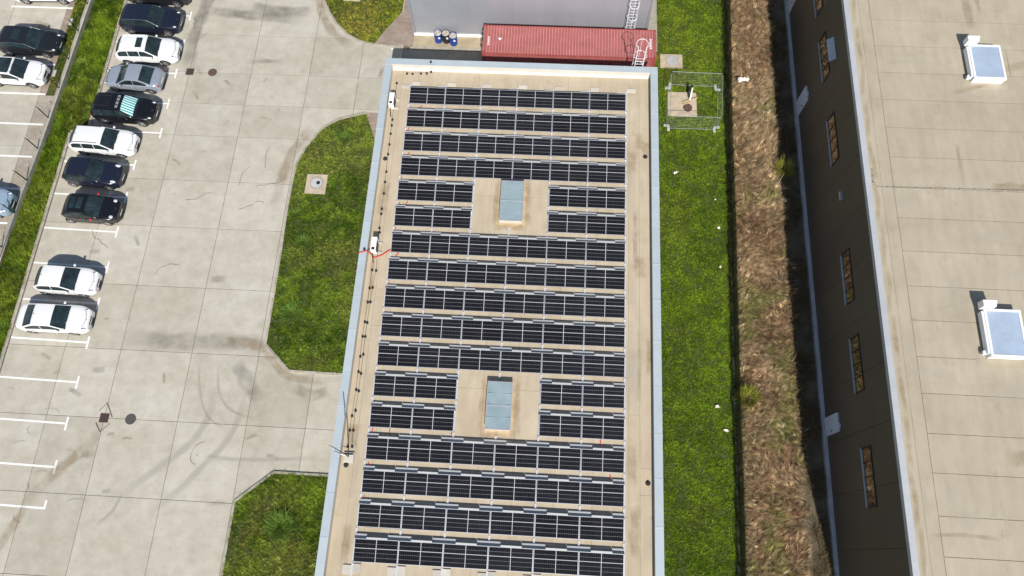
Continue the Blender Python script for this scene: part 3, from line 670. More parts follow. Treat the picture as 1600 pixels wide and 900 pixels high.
# short red string cables in the row gaps
cab = [(-9.2,27.86,.0),(-8.75,27.9,.3),(-9.25,26.2,.1),(-9.1,24.35,.15),(-9.25,22.6,0),(-9.2,20.75,0),(-8.85,20.8,.18),(-9.25,19.0,0),(-9.05,17.3,.2),(-9.25,15.4,0),(-9.2,6.5,.05),(-8.2,6.5,.02),(-9.2,4.55,.05),(-9.22,2.75,.03),(3.7,6.5,.0),(4.25,4.6,.02),(-4.6,6.45,-.1),(.25,18.95,0)]
for k, (x, y, d) in enumerate(cab):
    MB().tube([(x,y-.12,ZR+.03),(x+d*.5,y,ZR+.05),(x+d,y+.12,ZR+.06)], .022, 5).build('string_cable', M['red'], label='short red cable end in the panel row gap, %s of its kind' % (ORD[k] if k < 20 else k), cat='cable', group='red cable ends between the panel rows')

# ---- skylights between the panels
def skylight(y0, y1, label):
    t = empty('skylight', (-2.09, (y0+y1)/2, ZR), label=label, cat='skylight'); w = .71; h = (y1-y0)/2
    MB().box(-w,w,-h,-h+.07,0,.37).box(-w,w,h-.07,h,0,.37).box(-w,-w+.07,-h+.07,h-.07,0,.37).box(w-.07,w,-h+.07,h-.07,0,.37).build('kerb_frame', M['upstand'], t)
    MB().box(-w-.02,w+.02,-h-.02,-h+.045,.371,.41).box(-w-.02,w+.02,h-.045,h+.02,.371,.41).box(-w-.02,-w+.035,-h+.045,h-.045,.371,.41).box(w-.035,w+.02,-h+.045,h-.045,.371,.41).build('rim', M['alu'], t)
    for a, b in ((-h+.05,-h/2-.012),(-h/2+.012,-.03),(.03,h/2-.012),(h/2+.012,h-.05)):
        MB().grid(lambda u, v: (-w+.04+u*(2*w-.08), a+v*(b-a), .39+.03*math.sin(math.pi*u)), 8, 2).build('pane', M['opal'], t, smooth=True)
    MB().box(-w+.03,w-.03,-.03,.03,.385,.432).build('crossbar', M['alu'], t)
    for q in (-h/2,h/2): MB().box(-w+.03,w-.03,q-.012,q+.012,.385,.425).build('glazing_bar', M['opal'], t)
skylight(19.76,22.5,'pale blue roof skylight in the panel gap nearer the container')
skylight(6.85,9.56,'pale blue roof skylight in the panel gap nearer the camera')
# stained patch around the skylights is in the membrane; narrow flashing frames
for y0, y1 in ((19.76,22.5),(6.85,9.56)):
    MB().box(-3.02,-1.16,y0-.3,y0-.021,ZR+.0045,ZR+.008).box(-3.02,-1.16,y1+.021,y1+.25,ZR+.0045,ZR+.008).box(-3.02,-2.81,y0-.02,y1+.02,ZR+.0045,ZR+.008).box(-1.37,-1.16,y0-.02,y1+.02,ZR+.0045,ZR+.008).build('flashing', pm('flashing_membrane',(.50,.385,.24),.85,var=.2,scale=3), fb)

# ---- air conditioners
def aircon(x, y, label):
    t = empty('air_conditioner', (x,y,ZR), label=label, cat='air conditioner')
    MB().bbox(-.17,.17,-.45,.45,.10,.72,.02).build('casing', M['white'], t)
    MB().box(.171,.18,-.42,.20,.14,.68).build('fan_grille', M['black'], t)
    MB().box(-.1,.08,-.42,-.24,.7205,.726).build('top_label', M['black'], t)
    for s in (-.32,.32): MB().box(-.25,.40,s-.06,s+.06,.0,.08).build('foot', M['ballast'], t)
    MB().tube([(-.1,-.47,.3),(-.12,-.62,.15),(-.1,-.7,.03),(-.05,-1.0,.03)], .03).build('pipe', M['black'], t)
aircon(-10.42,28.12,'white air conditioner box on the roof near its far west corner')
aircon(-10.33,17.68,'white air conditioner box beside the red cable')
MB().tube([(-11.22,17.1,4.0),(-11.2,17.1,4.17),(-10.9,17.2,4.18),(-10.72,17.25,4.18),(-10.66,17.25,3.95),(-10.5,17.2,3.69),(-10.37,17.02,3.68),(-9.9,17.22,3.68),(-9.6,17.45,3.69),(-9.36,17.6,3.72)], .035, 6).build('power_cable', M['red'], label='long red cable running over the parapet to the panels', cat='cable')
# ---- lightning wire with small holders
lw = empty('lightning_conductor', (0,0,ZR), label='thin roof wire on small black holders along the west edge', cat='conductor')
H1 = [(-9.95,30.54),(-9.75,30.57),(-9.37,30.56),(-8.8,30.61),(-8.41,30.64),(-8.12,30.77)]
H2 = [(-10.36,29.77),(-10.34,26.9),(-10.33,26.46),(-10.33,25.83),(-10.32,25.02),(-10.32,24.29),(-10.29,23.0),(-10.29,22.26),(-10.27,21.43),(-10.27,20.35),(-10.27,19.99),(-10.26,19.02),(-10.22,18.73),(-10.13,16.16),(-10.21,15.05),(-10.23,14.12),(-10.26,12.81),(-10.27,11.95),(-10.25,10.86),(-10.24,9.71),(-10.24,8.68),(-10.28,7.55),(-10.26,6.42),(-10.21,5.51)]
H3 = [(-10.38,16.19),(-10.39,15.01),(-10.39,14.1),(-10.41,12.86),(-10.43,11.95),(-10.41,10.73),(-10.4,9.81),(-10.4,8.75),(-10.44,7.23),(-10.46,6.41),(-10.45,5.5)]
hm = MB().lathe([(0,.09),(.055,.09),(.085,.0)], n=8).mesh('holder'); hm.materials.append(M['black'])
for hs in (H1[1:],H2,H3):
    for x, y in hs: put('holder', hm, None, lw, (x,y,.006))
    MB().tube([(x,y,.1) for x,y in hs], .008, 4).build('wire', M['darksteel'], lw)
MB().tube([(-8.12,30.77,.1),(-8.12,30.9,.12),(-8.12,31.0,.52),(-8.12,31.2,.53)], .008, 4).build('wire', M['darksteel'], lw)
put('holder', hm, None, lw, (-8.12,31.2,.515)); put('holder', hm, None, lw, (-10.9,17.35,.515))
def vent(x, y, label):
    t = empty('roof_drain', (x,y,ZR), label=label, cat='roof drain')
    MB().lathe([(0,.13),(.05,.13),(.09,.08),(.10,0.004)], n=12).build('cap', M['black'], t)
    MB().lathe([(.105,.012),(.15,.012),(.15,.004)], n=14).build('collar', M['darksteel'], t)
vent(-10.48,23.97,'black roof drain cap by the west parapet'); vent(6.29,24.85,'black roof drain cap by the east parapet, farther from the camera'); vent(6.33,4.42,'black roof drain cap by the east parapet, nearer the camera')
vent(-10.42,4.5,'black roof drain cap beside the antenna block')
# ---- antenna mast on its block
t = empty('antenna_mast', (-10.32,4.95,ZR), label='dark antenna mast standing on a pale concrete block', cat='antenna')
MB().bbox(-.27,.29,-.33,.24,.008,.12,.01).build('block', M['ballast'], t)
MB().tube([(0,0,.1),(-.02,.02,1.7),(-.06,.05,3.6)], [.035,.03,.018], 8).build('pole', M['darksteel'], t)
MB().tube([(-.02,.02,3.2),(-.1,.03,4.1)], .03, 6).build('radome', M['galv'], t)
MB().box(-.28,.26,.10,.16,.121,.17).build('brace', M['black'], t)
MB().tube([(0,.0,.5),(-.35,.05,.55),(-.7,.18,.52)], .018, 5).tube([(-.7,.1,.6),(-.7,.28,.6)], .012, 4).build('arm', M['galv'], t)

# ================================================================== CAGED LADDERS
def ladder(name, x, y, z0, z1, label, cage0, r=.36, s=1, hoop=.85, w=.26):
    """ladder against a wall at y; the cage stands out towards s*y"""
    t = empty(name, (x,y,z0), label=label, cat='ladder'); H = z1-z0
    for k in (-w,w): MB().tube([(k,0,0),(k,0,H)], .028, 6).build('stile', M['whitemetal'], t)
    for i in range(int((H-.9)/.28)): MB().tube([(-w,0,.2+i*.28),(w,0,.2+i*.28)], .016, 5).build('rung', M['whitemetal'], t)
    zs = np.arange(cage0-z0, H+.01, hoop); arc = [(r*math.cos(a)*1.05, s*(.12+r*math.sin(a)*1.35)) for a in np.linspace(0,math.pi,13)]
    for z in zs: MB().tube([(-w,0,z)]+[(-px,py,z) for px,py in arc]+[(w,0,z)], .022, 5).build('hoop', M['whitemetal'], t)
    for k in (2,6,10): MB().tube([(-arc[k][0],arc[k][1],zs[0]),(-arc[k][0],arc[k][1],zs[-1])], .016, 5).build('cage_bar', M['whitemetal'], t)
ladder('caged_ladder', 5.83, 31.56, .1, 5.95, 'white caged ladder on the wall beside the red container', 2.5, hoop=1.15, r=.40)
ladder('caged_ladder', 5.50, 36.42, 1.7, 8.0, 'white caged ladder on the grey warehouse wall', 2.1, s=-1, r=.33, hoop=1.2)

# ================================================================== GREY WAREHOUSE
gw = empty('grey_warehouse', (0,0,0), label='light grey metal-clad warehouse behind the red container', cat='building')
GX0, GX1, GY = -10.38, 6.82, 36.66
MB().box(GX0+.1,GX1-.1,GY+.1,56,0,8.05).build('core', M['trim'], gw)
xw = np.linspace(GX0+.16, GX1-.16, 17)
for a, b in zip(xw[:-1], xw[1:]): MB().bbox(0,b-a-.002,0,8.0-.36,0,.09,.001).build('wall_panel', M['cladding'], gw, loc=(a+.001,GY+.1,.36)).rotation_euler = (R(90),0,0)
for yy in np.arange(GY+.2, 54, 2.2):
    MB().box(GX0,GX0+.1,yy,yy+2.18,.36,8.0).build('wall_panel', M['trim'], gw); MB().box(GX1-.1,GX1,yy,yy+2.18,.36,8.0).build('wall_panel', M['trim'], gw)
MB().prism([(GX0-.02,GY-.02),(GX0+.15,GY-.02),(GX0+.15,GY+.1),(GX0-.02,GY+.19)], .36, 8.0).build('corner_trim', M['trim'], gw)
MB().prism([(GX1-.15,GY-.02),(GX1+.02,GY-.02),(GX1+.02,GY+.19),(GX1-.15,GY+.1)], .36, 8.0).build('corner_trim', M['trim'], gw)
MB().box(GX0-.01,GX1+.01,GY-.06,GY+.1,0,.355).build('plinth', M['plinth'], gw)
MB().box(GX0-.08,GX1+.08,GY-.06,56,8.06,8.25).build('roof', M['coping'], gw)

# ================================================================== CONTAINER
ct = empty('shipping_container', (1.18,34.52,.03), label='red forty-foot shipping container between the two buildings', cat='container')
CL, CW, CH = 6.10, 1.22, 2.56
def corrug(n, depth, L):
    """trapezoid profile along L"""
    p = []; w = L/n
    for i in range(n): x = -L/2+i*w; p += [(x,0),(x+w*.32,0),(x+w*.5,depth),(x+w*.82,depth)]
    p.append((L/2,0)); return p
pr = corrug(57, .035, 2*CL-.36)
m = MB()
for x, d in pr: m.v += [(x,-CW+.06,CH-.045+d),(x,CW-.06,CH-.045+d)]
for i in range(len(pr)-1): m.f.append((2*i,2*i+2,2*i+3,2*i+1))
ro_ = m.build('roof_sheet', M['cont'], ct); ro_.data.materials.append(M['contfade'])
for i, pl in enumerate(ro_.data.polygons): pl.material_index = 1 if i % 4 in (2,) else 0
for s in (-1,1):
    pr2 = corrug(42, .036, 2*CL-.3); m = MB()
    for x, d in pr2: m.v += [(x,s*(CW-.045+d-.036),.16),(x,s*(CW-.045+d-.036),CH-.07)]
    for i in range(len(pr2)-1): m.f.append((2*i,2*i+2,2*i+3,2*i+1))
    m.build('side_sheet', M['cont'], ct)
    MB().box(-CL+.17,CL-.17,s*CW-.06 if s > 0 else -CW,s*CW if s > 0 else -CW+.06,CH-.07,CH-.012).build('top_rail', M['contdark'], ct)
    MB().box(-CL+.17,CL-.17,s*CW-.06 if s > 0 else -CW,s*CW if s > 0 else -CW+.06,.0,.16).build('bottom_rail', M['contdark'], ct)
    for e in (-1,1):
        xa, xb = (CL-.17,CL) if e > 0 else (-CL,-CL+.17); ya, yb = (CW-.16,CW) if s > 0 else (-CW,-CW+.16)
        MB().box(xa,xb,ya,yb,.12,CH-.12).build('corner_post', M['contdark'], ct)
        MB().bbox(xa-.004,xb+.004,ya-.004,yb+.004,CH-.119,CH+.02,.006).build('corner_casting', M['contdark'], ct)
        MB().bbox(xa-.004,xb+.004,ya-.004,yb+.004,.0,.119,.006).build('corner_casting', M['contdark'], ct)
MB().box(CL-.06,CL,-CW+.161,CW-.161,0,CH-.04).build('end_wall', M['contdark'], ct)
MB().box(-CL+.17,CL-.17,-CW+.07,CW-.07,.1,.16).build('floor', M['contdark'], ct)
MB().box(CL-.17,CL,-CW+.161,CW-.161,CH-.039,CH-.012).box(-CL,-CL+.17,-CW+.161,CW-.161,CH-.039,CH-.012).build('header', M['cont'], ct)
for s in (-1,1):
    d = MB().box(-CL-.0,-CL+.05,s*.01 if s > 0 else -CW+.165,CW-.165 if s > 0 else -.01,.14,CH-.05).build('door', M['contdark'], ct)
    for k in (.3,.75): MB().tube([(-CL-.05,s*k,.1),(-CL-.05,s*k,CH-.06)], .022, 6).build('lock_rod', M['galv'], d)
    for k in (.3,.75):
        for z in (.3,1.1,2.3): MB().box(-CL-.10,-CL-.001,s*k-.07,s*k+.07,z-.04,z+.04).build('bracket', M['darksteel'], d)
# small white marks on the roof (lettering too small to read)
m = MB()
for i in range(6): m.box(-CL+.36,-CL+.47,-.36+i*.1,-.30+i*.1,CH+.001,CH+.004)
m.box(-CL+.33,-CL+.50,-.50,-.44,CH+.001,CH+.004)
m.build('white_lettering', M['white'], ct)
m = MB().add([(-CL+1.05,.12,CH+.003),(-CL+1.35,.12,CH+.003),(-CL+1.2,-.12,CH+.003)],[(2,1,0)]); m.build('warning_triangle', M['white'], ct)
m = MB()
for i in range(7): m.box(CL-.46,CL-.33,-.42+i*.13,-.34+i*.13,CH+.001,CH+.004)
m.build('white_lettering', M['white'], ct)

# ================================================================== DRUMS
def drum(x, y, mat, label):
    t = empty('oil_drum', (x,y,.104), label=label, cat='drum', group='drums by the grey wall')
    pr = [(0,0),(.285,0),(.295,.02),(.283,.04),(.283,.28),(.296,.30),(.283,.32),(.283,.57),(.296,.59),(.283,.61),(.283,.85),(.297,.87),(.290,.885),(.272,.87)]
    MB().lathe(pr, n=24).build('shell', mat, t, smooth=False)
    MB().lathe([(0,.855),(.272,.855)], n=24).build('lid', M['drumtop'], t)
    MB().disc((.12,.1,.862),.035,8).disc((-.14,-.05,.862),.025,8).build('bung', M['black'], t)
    if mat is M['blue'] or True:
        MB().box(.05,.2,-.299,-.292,.55,.74).build('sticker', M['white'], t)
drum(-8.50,36.2,M['blue'],'blue oil drum at the west end of the three by the wall')
drum(-7.90,36.2,M['black'],'black oil drum standing between two blue ones')
drum(-7.35,36.0,M['blue'],'blue oil drum nearest the red container')

# ================================================================== BROWN WAREHOUSE ON THE EAST
bw = empty('brown_warehouse', (0,0,0), label='long brown-clad warehouse with a beige membrane roof', cat='building')
BX, BZ, BY0, BY1 = 17.55, 9.0, -1.4, 54.0
MB().box(BX+.06,60,BY0+.06,BY1,-.05,BZ-.1).build('core', M['brownwall'], bw)
zz_ = [.42,5.0,6.12,8.75]
ya = BY0
while ya < BY1-.1:
    yb = min(ya+3.0, BY1)
    MB().box(BX,BX+.058,ya+.008,yb-.008,.40,8.74).build('wall_panel', M['brownwall'], bw); ya = yb
MB().box(BX-.17,BX+.3,BY0-.1,BY1,-.05,.28).build('plinth', M['plinthgrey'], bw)
MB().box(BX-.10,BX+.3,BY0-.05,BY1,.281,.395).build('plinth', M['plinthgrey'], bw)
ya = BY0
while ya < BY1-.1:
    yb = min(ya+3.15, BY1); MB().bbox(BX-.02,BX+.30,ya+.006,yb-.006,8.745,BZ+.03,.012).build('fascia_sheet', M['fascia'], bw)
    MB().box(BX-.024,BX+.304,yb-.03,yb+.03,8.8,BZ+.034).build('fascia_joint', M['fascia'], bw); ya = yb
MB().box(BX+.3,60,BY0,BY0+.3,8.7,BZ+.03).build('fascia_sheet', M['fascia'], bw)
# roof membrane, sheet by sheet
rd = MB().box(BX+.302,60,BY0+.3,BY1,BZ-.1,BZ-.014).build('roof_deck', M['seam'], bw)
MB().box(BX+.305,18.40,BY0+.31,BY1,BZ-.013,BZ+.004).build('membrane_sheet', mat_membrane('edge_membrane',(.415,.365,.28),.6), rd)
MB().box(18.412,19.03,BY0+.31,BY1,BZ-.013,BZ+.001).build('membrane_sheet', M['membrane_far'], rd)
sy = [BY0+.31,1.29,3.09,5.07,6.95,8.93,10.8,12.74,14.62,16.6,18.55,20.38,22.3,24.2,26.07,27.93,29.8,31.7,33.6,35.5,37.4,39.3,41.2,43.1,45,47,49,51,54]
for j, (a, b) in enumerate(zip(sy[:-1], sy[1:])):
    xx = [19.045, 26.6+2.2*(j % 3), 34+1.5*(j % 2), 60]
    for c, d in zip(xx[:-1], xx[1:]):
        MB().box(c+.008,d-.008,a+.016,b-.012,BZ-.013,BZ+random.uniform(0,.006)).build('membrane_sheet', M['membrane_far'], rd)
for k in range(34):
    x, y, L_ = rq.uniform(19,33), rq.uniform(1,36), rq.uniform(.5,2.0); a = rq.choice((0,1.57,.3))
    ribbon('roof_stain', [(x-L_*math.cos(a),y-L_*math.sin(a)),(x,y+.1),(x+L_*math.cos(a),y+L_*math.sin(a))], rq.uniform(.2,1.1), M['roofdirt' if k % 3 == 0 else 'rooffade'], BZ+.0075+.0003*k, rd)
for y in np.arange(0,38,2.6):
    ribbon('roof_stain', [(17.95+rq.uniform(-.05,.25),y),(18.1,y+1.3),(18.05+rq.uniform(-.1,.25),y+2.6)], .32, M['roofdirt'], BZ+.0065, rd)
# windows
wins = [(35.24,38.3),(30.05,33.1),(23.93,27.07),(14.88,17.87),(9.73,12.75),(3.69,6.67),(40.6,43.6)]
for (a, b) in wins:
    w = empty('window', (BX,a,5.02)); w.parent = bw; L = b-a; h = 1.06
    MB().box(-.05,.03,-.05,L+.05,h,h+.05).box(-.05,.03,-.05,0,0,h).box(-.05,.03,L,L+.05,0,h).build('frame', M['black'], w)
    MB().box(-.085,.03,-.06,L+.06,-.05,-.0).build('sill', M['fascia'], w)
    for k in range(4):
        MB().box(-.012,.01,k*L/4+.02,(k+1)*L/4-.02,.03,h-.02).build('pane', M['mirrorglass'], w)
        if k: MB().box(-.035,.01,k*L/4-.02,k*L/4+.02,.0,h).build('mullion', M['black'], w)
# doors with small lamps above
for (a, b) in ((30.6,31.6),(8.12,9.1),(39.5,40.5)):
    d = MB().box(BX-.075,BX-.005,a,b,.40,2.32).build('door', M['doorwhite'], bw)
    MB().box(BX-.09,BX-.004,a-.05,a,.40,2.37).box(BX-.09,BX-.004,b,b+.05,.40,2.37).box(BX-.09,BX-.004,a,b,2.32,2.37).build('door_frame', M['doorwhite'], d)
    MB().box(BX-.14,BX-.075,a+.09,a+.14,1.35,1.41).build('handle', M['black'], d)
    MB().box(BX-.2,BX-.075,a+.1,a+.35,2.55,2.7).build('lamp', M['doorwhite'], bw)
    pass
MB().box(BX-.16,BX-.003,21.1,21.62,5.85,6.05).build('wall_lamp', M['galv'], bw)
cn = MB().add([(17.2,30.2,6.88),(17.2,31.85,6.88),(17.54,31.85,7.2),(17.54,30.2,7.2),(17.2,30.2,6.86),(17.2,31.85,6.86),(17.54,31.85,7.17),(17.54,30.2,7.17)],[(0,3,2,1),(4,5,6,7),(0,1,5,4),(1,2,6,5),(3,0,4,7)])
cn.build('window_canopy', M['fascia'], bw)
# roof hatches
def hatch(x0, x1, y0, y1, label):
    t = empty('roof_hatch', ((x0+x1)/2,(y0+y1)/2,BZ), label=label, cat='skylight', group='white-framed roof hatches'); w = (x1-x0)/2; h = (y1-y0)/2
    MB().box(-w-.02,w+.02,-h-.02,h+.02,.006,.33).build('kerb_frame', M['white'], t)
    f = .07; Z = .335
    MB().box(-w-.05,w+.05,-h-.05,-h+f,Z,Z+.15).box(-w-.05,w+.05,h-f,h+.05,Z,Z+.15).box(-w-.05,-w+f,-h+f,h-f,Z,Z+.15).box(w-f,w+.05,-h+f,h-f,Z,Z+.15).build('sash', M['white'], t)
    MB().box(-w+f,w-f,-h+f,h-f,Z+.05,Z+.125).build('pane', M['skyglass'], t)
    MB().box(-w-.17,-w-.051,-h+.12,h-.1,.12,.45).build('gutter', M['whitemetal'], t)
    b = MB().prism([(-w-.20,h+.052),(-w+.42,h+.052),(-w+.52,h+.40),(-w-.20,h+.40)],.30,.80).build('motor_box', M['white'], t)
    MB().prism([(-w-.34,-h+.1),(-w-.17,-h+.1),(-w-.17,-h+.3),(-w-.30,-h+.3)],.12,.3).build('hinge_arm', M['whitemetal'], t)
    MB().box(-w-.55,w+.35,-h-.45,-h-.052,.0065,.012).build('flashing', M['membrane_far'], t)
hatch(24.25,25.96,27.42,29.68,'white-framed roof hatch with sky reflection painted on its glass, farther from the camera')
hatch(22.52,24.25,10.9,13.32,'white-framed roof hatch with sky reflection painted on its glass, nearer the camera')
hm2 = MB().lathe([(0,.06),(.03,.06),(.05,.0)], n=8).mesh('holder'); hm2.materials.append(M['galv'])
rw = empty('lightning_conductor', (0,0,BZ), label='thin wire on small holders crossing the beige warehouse roof', cat='conductor')
MB().tube([(17.98,21.4,.09),(17.95,20.6,.09),(18.1,20.33,.09),(26,20.45,.09),(33,20.5,.09)], .008, 4).build('wire', M['darksteel'], rw)
for x, y in [(17.98,21.4),(17.96,21.0),(17.95,20.6)]+[(18.7+.78*k,20.34+.012*k) for k in range(12)]: put('holder', hm2, None, rw, (x,y,.006))

# ================================================================== FENCES
# low wall and post-and-wire fence between the two car parks
WL = [(-35.45,52),(-35.62,39.0),(-35.70,36),(-35.80,31),(-35.95,26.3),(-36.22,21.5),(-36.40,16.5),(-36.55,10),(-36.6,-13)]
lw_ = empty('retaining_wall', (0,0,0), label='low grey concrete wall along the upper car park', cat='wall')
for (xa, ya), (xb, yb) in zip(WL[:-1], WL[1:]):
    MB().prism([(xa-.26,ya),(xb-.26,yb),(xb,yb),(xa,ya)], -.05, .45).build('wall_section', M['kerb_grey'], lw_)
    MB().prism([(xa-.27,ya),(xb-.27,yb),(xb-.0,yb),(xa-.0,ya)], .451, .475).build('cap', M['kerb'], lw_)
wf = empty('post_fence', (0,0,.475), label='dark green post and wire fence on the low wall', cat='fence')
LP = [(-35.72,40.8),(-35.76,38.23),(-35.82,35.7),(-35.87,33.13),(-35.92,30.59),(-36.02,28.05),(-36.08,25.51),(-36.15,22.97),(-36.28,20.44),(-36.4,17.88),(-36.5,15.3),(-36.55,12.8)]
for x, y in LP:
    MB().box(x-.03,x+.03,y-.03,y+.03,0,1.25).build('post', M['greensteel'], wf)
    MB().tube([(x,y,1.22),(x-.12,y+.02,1.38)], .022, 5).build('post_tip', M['greensteel'], wf)
for (xa, ya), (xb, yb) in zip(LP[:-1], LP[1:]):
    m = MB()
    for k in range(6): m.tube([(xa,ya,.08+.22*k),(xb,yb,.08+.22*k)], .0025, 3)
    for k in range(1,12): m.tube([(xa+(xb-xa)*k/12,ya+(yb-ya)*k/12,.05),(xa+(xb-xa)*k/12,ya+(yb-ya)*k/12,1.2)], .002, 3)
    m.build('wire_panel', M['greensteel'], wf)
# dark mesh fence between the lawn and the dry strip
FP = [(13.0,43.6),(12.98,41.5),(12.95,39.44),(12.92,37.33),(12.86,35.21),(12.78,32.98),(12.70,31.0),(12.64,28.96),(12.62,27.0),(12.60,24.95),(12.58,23.0),(12.54,21.06),(12.46,18.97),(12.42,16.9),(12.38,14.85),(12.33,12.8),(12.28,10.77),(12.24,8.71),(12.21,6.7),(12.2,4.64),(12.15,2.61),(12.08,.5),(12.02,-1.6),(11.98,-3.7)]
mf = empty('mesh_fence', (0,0,0), label='dark wire mesh fence between the lawn and the dry weeds', cat='fence')
for x, y in FP:
    MB().box(x-.03,x+.03,y-.03,y+.03,-.05,1.6).build('post', M['fencedark'], mf)
    MB().tube([(x,y,1.58),(x+.20,y+.02,1.85)], .022, 5).build('post_tip', M['fencedark'], mf)
for (xa, ya), (xb, yb) in zip(FP[:-1], FP[1:]):
    m = MB(); L = abs(yb-ya); n = int(L/.034)
    for k in range(n):
        t = k/n; x = xa+(xb-xa)*t; y = ya+(yb-ya)*t; m.quad((x,y-.010,.0),(x,y+.010,.0),(x,y+.010,1.3),(x,y-.010,1.3))
    for k in range(35): z = .02+k*.037; m.quad((xa,ya,z),(xb,yb,z),(xb,yb,z+.015),(xa,ya,z+.015))
    m.build('wire_mesh', M['fencedark'], mf)
    MB().box(min(xa,xb)-.05,max(xa,xb)+.05,yb,ya,-.06,.05).build('base_strip', M['kerb_grey'], mf)
# wire enclosure of four site panels
def site_panel(xa, ya, xb, yb, label):
    t = empty('site_fence_panel', ((xa+xb)/2,(ya+yb)/2,0), label=label, cat='fence', group='site fence panels round the manhole')
    L = math.hypot(xb-xa, yb-ya); t.rotation_euler = (0,0,math.atan2(yb-ya,xb-xa)); l = L/2
    MB().tube([(-l,0,.1),(l,0,.1),(l,0,1.6),(-l,0,1.6)], .016, 6, closed=True).build('tube_frame', M['galv'], t)
    m = MB()
    for k in range(1,16): x = -l+2*l*k/16; m.tube([(x,0,.1),(x,0,1.6)], .001, 3)
    for k in range(1,8): m.tube([(-l,0,.1+k*.19),(l,0,.1+k*.19)], .001, 3)
    m.build('wire_mesh', M['galv'], t)
    for s in (-l+.1,l-.1): MB().bbox(s-.09,s+.09,-.2,.2,-.02,.08,.02).build('foot', M['plinthgrey'], t)
site_panel(8.56,33.02,12.02,32.98,'galvanised mesh panel closing the container side of the wire enclosure')
site_panel(8.38,29.35,11.8,29.38,'galvanised mesh panel closing the near side of the wire enclosure')
site_panel(8.50,32.85,8.34,29.5,'galvanised mesh panel on the building side of the wire enclosure')
site_panel(12.08,32.85,11.88,29.5,'galvanised mesh panel on the dark fence side of the wire enclosure')
MB().tube([(9.5,31.5,.1),(10.0,31.7,.14),(10.55,31.95,.11)], .07, 5).build('timber', M['wood'], label='weathered timber lying on the enclosure slab', cat='timber')
MB().tube([(9.55,31.35,.09),(10.1,31.6,.1)], .05, 5).build('timber', M['wood'], label='short pale timber beside the longer one on the slab', cat='timber')
MB().tube([(10.02,31.72,.12),(10.08,31.95,.3),(10.1,32.2,.6),(10.1,32.3,.8)], [.07,.06,.05,.05], 7).build('pipe_stub', M['white'], label='white pipe stub rising behind the timber', cat='pipe')
MB().tube([(9.98,32.0,.06),(9.95,32.3,.4),(10.0,32.42,.75),(10.1,32.4,.9)], .08, 7).build('hose', M['black'], label='black hose hooked over the white pipe stub', cat='hose')
MB().tube([(10.3,32.45,.05),(10.9,32.2,.04),(11.4,31.9,.05)], .03, 5).build('hose', M['black'], label='thin black hose lying in the enclosure grass', cat='hose')

# ================================================================== CARS
CARW = {}
def wheel_mesh():
    if CARW: return CARW['t'], CARW['r'], CARW['d']
    r, w = .33, .215
    t = MB().lathe([(r*.66,-w/2),(r*.93,-w/2),(r,-w/2+.03),(r,w/2-.03),(r*.93,w/2),(r*.66,w/2)], n=26, axis='y').mesh('tyre', True); t.materials.append(pm('tyre_rubber',(.02,.02,.02),.85,var=0,fine=0))
    m = MB(); ro = w/2-.02
    m.lathe([(r*.60,ro+.012),(r*.67,ro+.016),(r*.67,-w/2+.02)], n=26, axis='y')
    for k in range(5):
        a = 2*math.pi*k/5+.3
        for da in (-.13,.13):
            c, s = math.cos(a+da), math.sin(a+da); c2, s2 = math.cos(a+da*.5), math.sin(a+da*.5); px, pz = -s*.022, c*.022
            m.add([(c2*.05-px,ro+.004,s2*.05-pz),(c2*.05+px,ro+.004,s2*.05+pz),(c*r*.63+px,ro+.012,s*r*.63+pz),(c*r*.63-px,ro+.012,s*r*.63-pz)],[(0,1,2,3)])
    m.lathe([(0,ro+.012),(.05,ro+.01),(.06,ro-.01)], n=12, axis='y')
    rm = m.mesh('rim'); rm.materials.append(pm('alloy',(.55,.55,.57),.35,metal=.7,var=0,fine=0))
    d = MB().lathe([(0,ro-.06),(r*.62,ro-.06)], n=20, axis='y').mesh('brake_disc'); d.materials.append(M['darksteel'])
    CARW.update(t=t, r=rm, d=d); return t, rm, d
_cm = {}
def paint(name, col, rough=.28, metal=0.0):
    if name not in _cm: _cm[name] = pm('paint_'+name, col, rough, metal, var=.02, scale=2, fine=0, coat=.45)
    return _cm[name]
CG = pm('car_glass', (.018,.030,.033), .04, var=.5, scale=1.6, fine=.3, fscale=7, spec=.6)
CTRIM = M['black']; CHEAD = pm('headlamp', (.55,.58,.62), .12, var=0, fine=0, spec=.8); CTAIL = pm('tail_lamp', (.42,.012,.015), .2, var=0, fine=0)
CDARK = pm('seam_dark', (.01,.01,.01), .7, var=0, fine=0); CHROME = pm('chrome', (.75,.76,.78), .15, metal=1, var=0, fine=0)
def mat_shade():
    m, nt, bs = nodes('foil_sunshade'); w = N(nt,'ShaderNodeTexWave',bands_direction='Y'); w.inputs['Scale'].default_value = 1.7
    tc = N(nt,'ShaderNodeTexCoord'); nt.links.new(tc.outputs['Object'], w.inputs['Vector'])
    nt.links.new(ramp(nt, w.outputs[0], .40, .60, (.03,.30,.30,1), (.62,.80,.80,1)), bs.inputs['Base Color']); bs.inputs['Roughness'].default_value = .3; return m
CSHADE = mat_shade()
def sm(a, b, t): t = min(max((t-a)/(b-a),0),1); return t*t*(3-2*t)
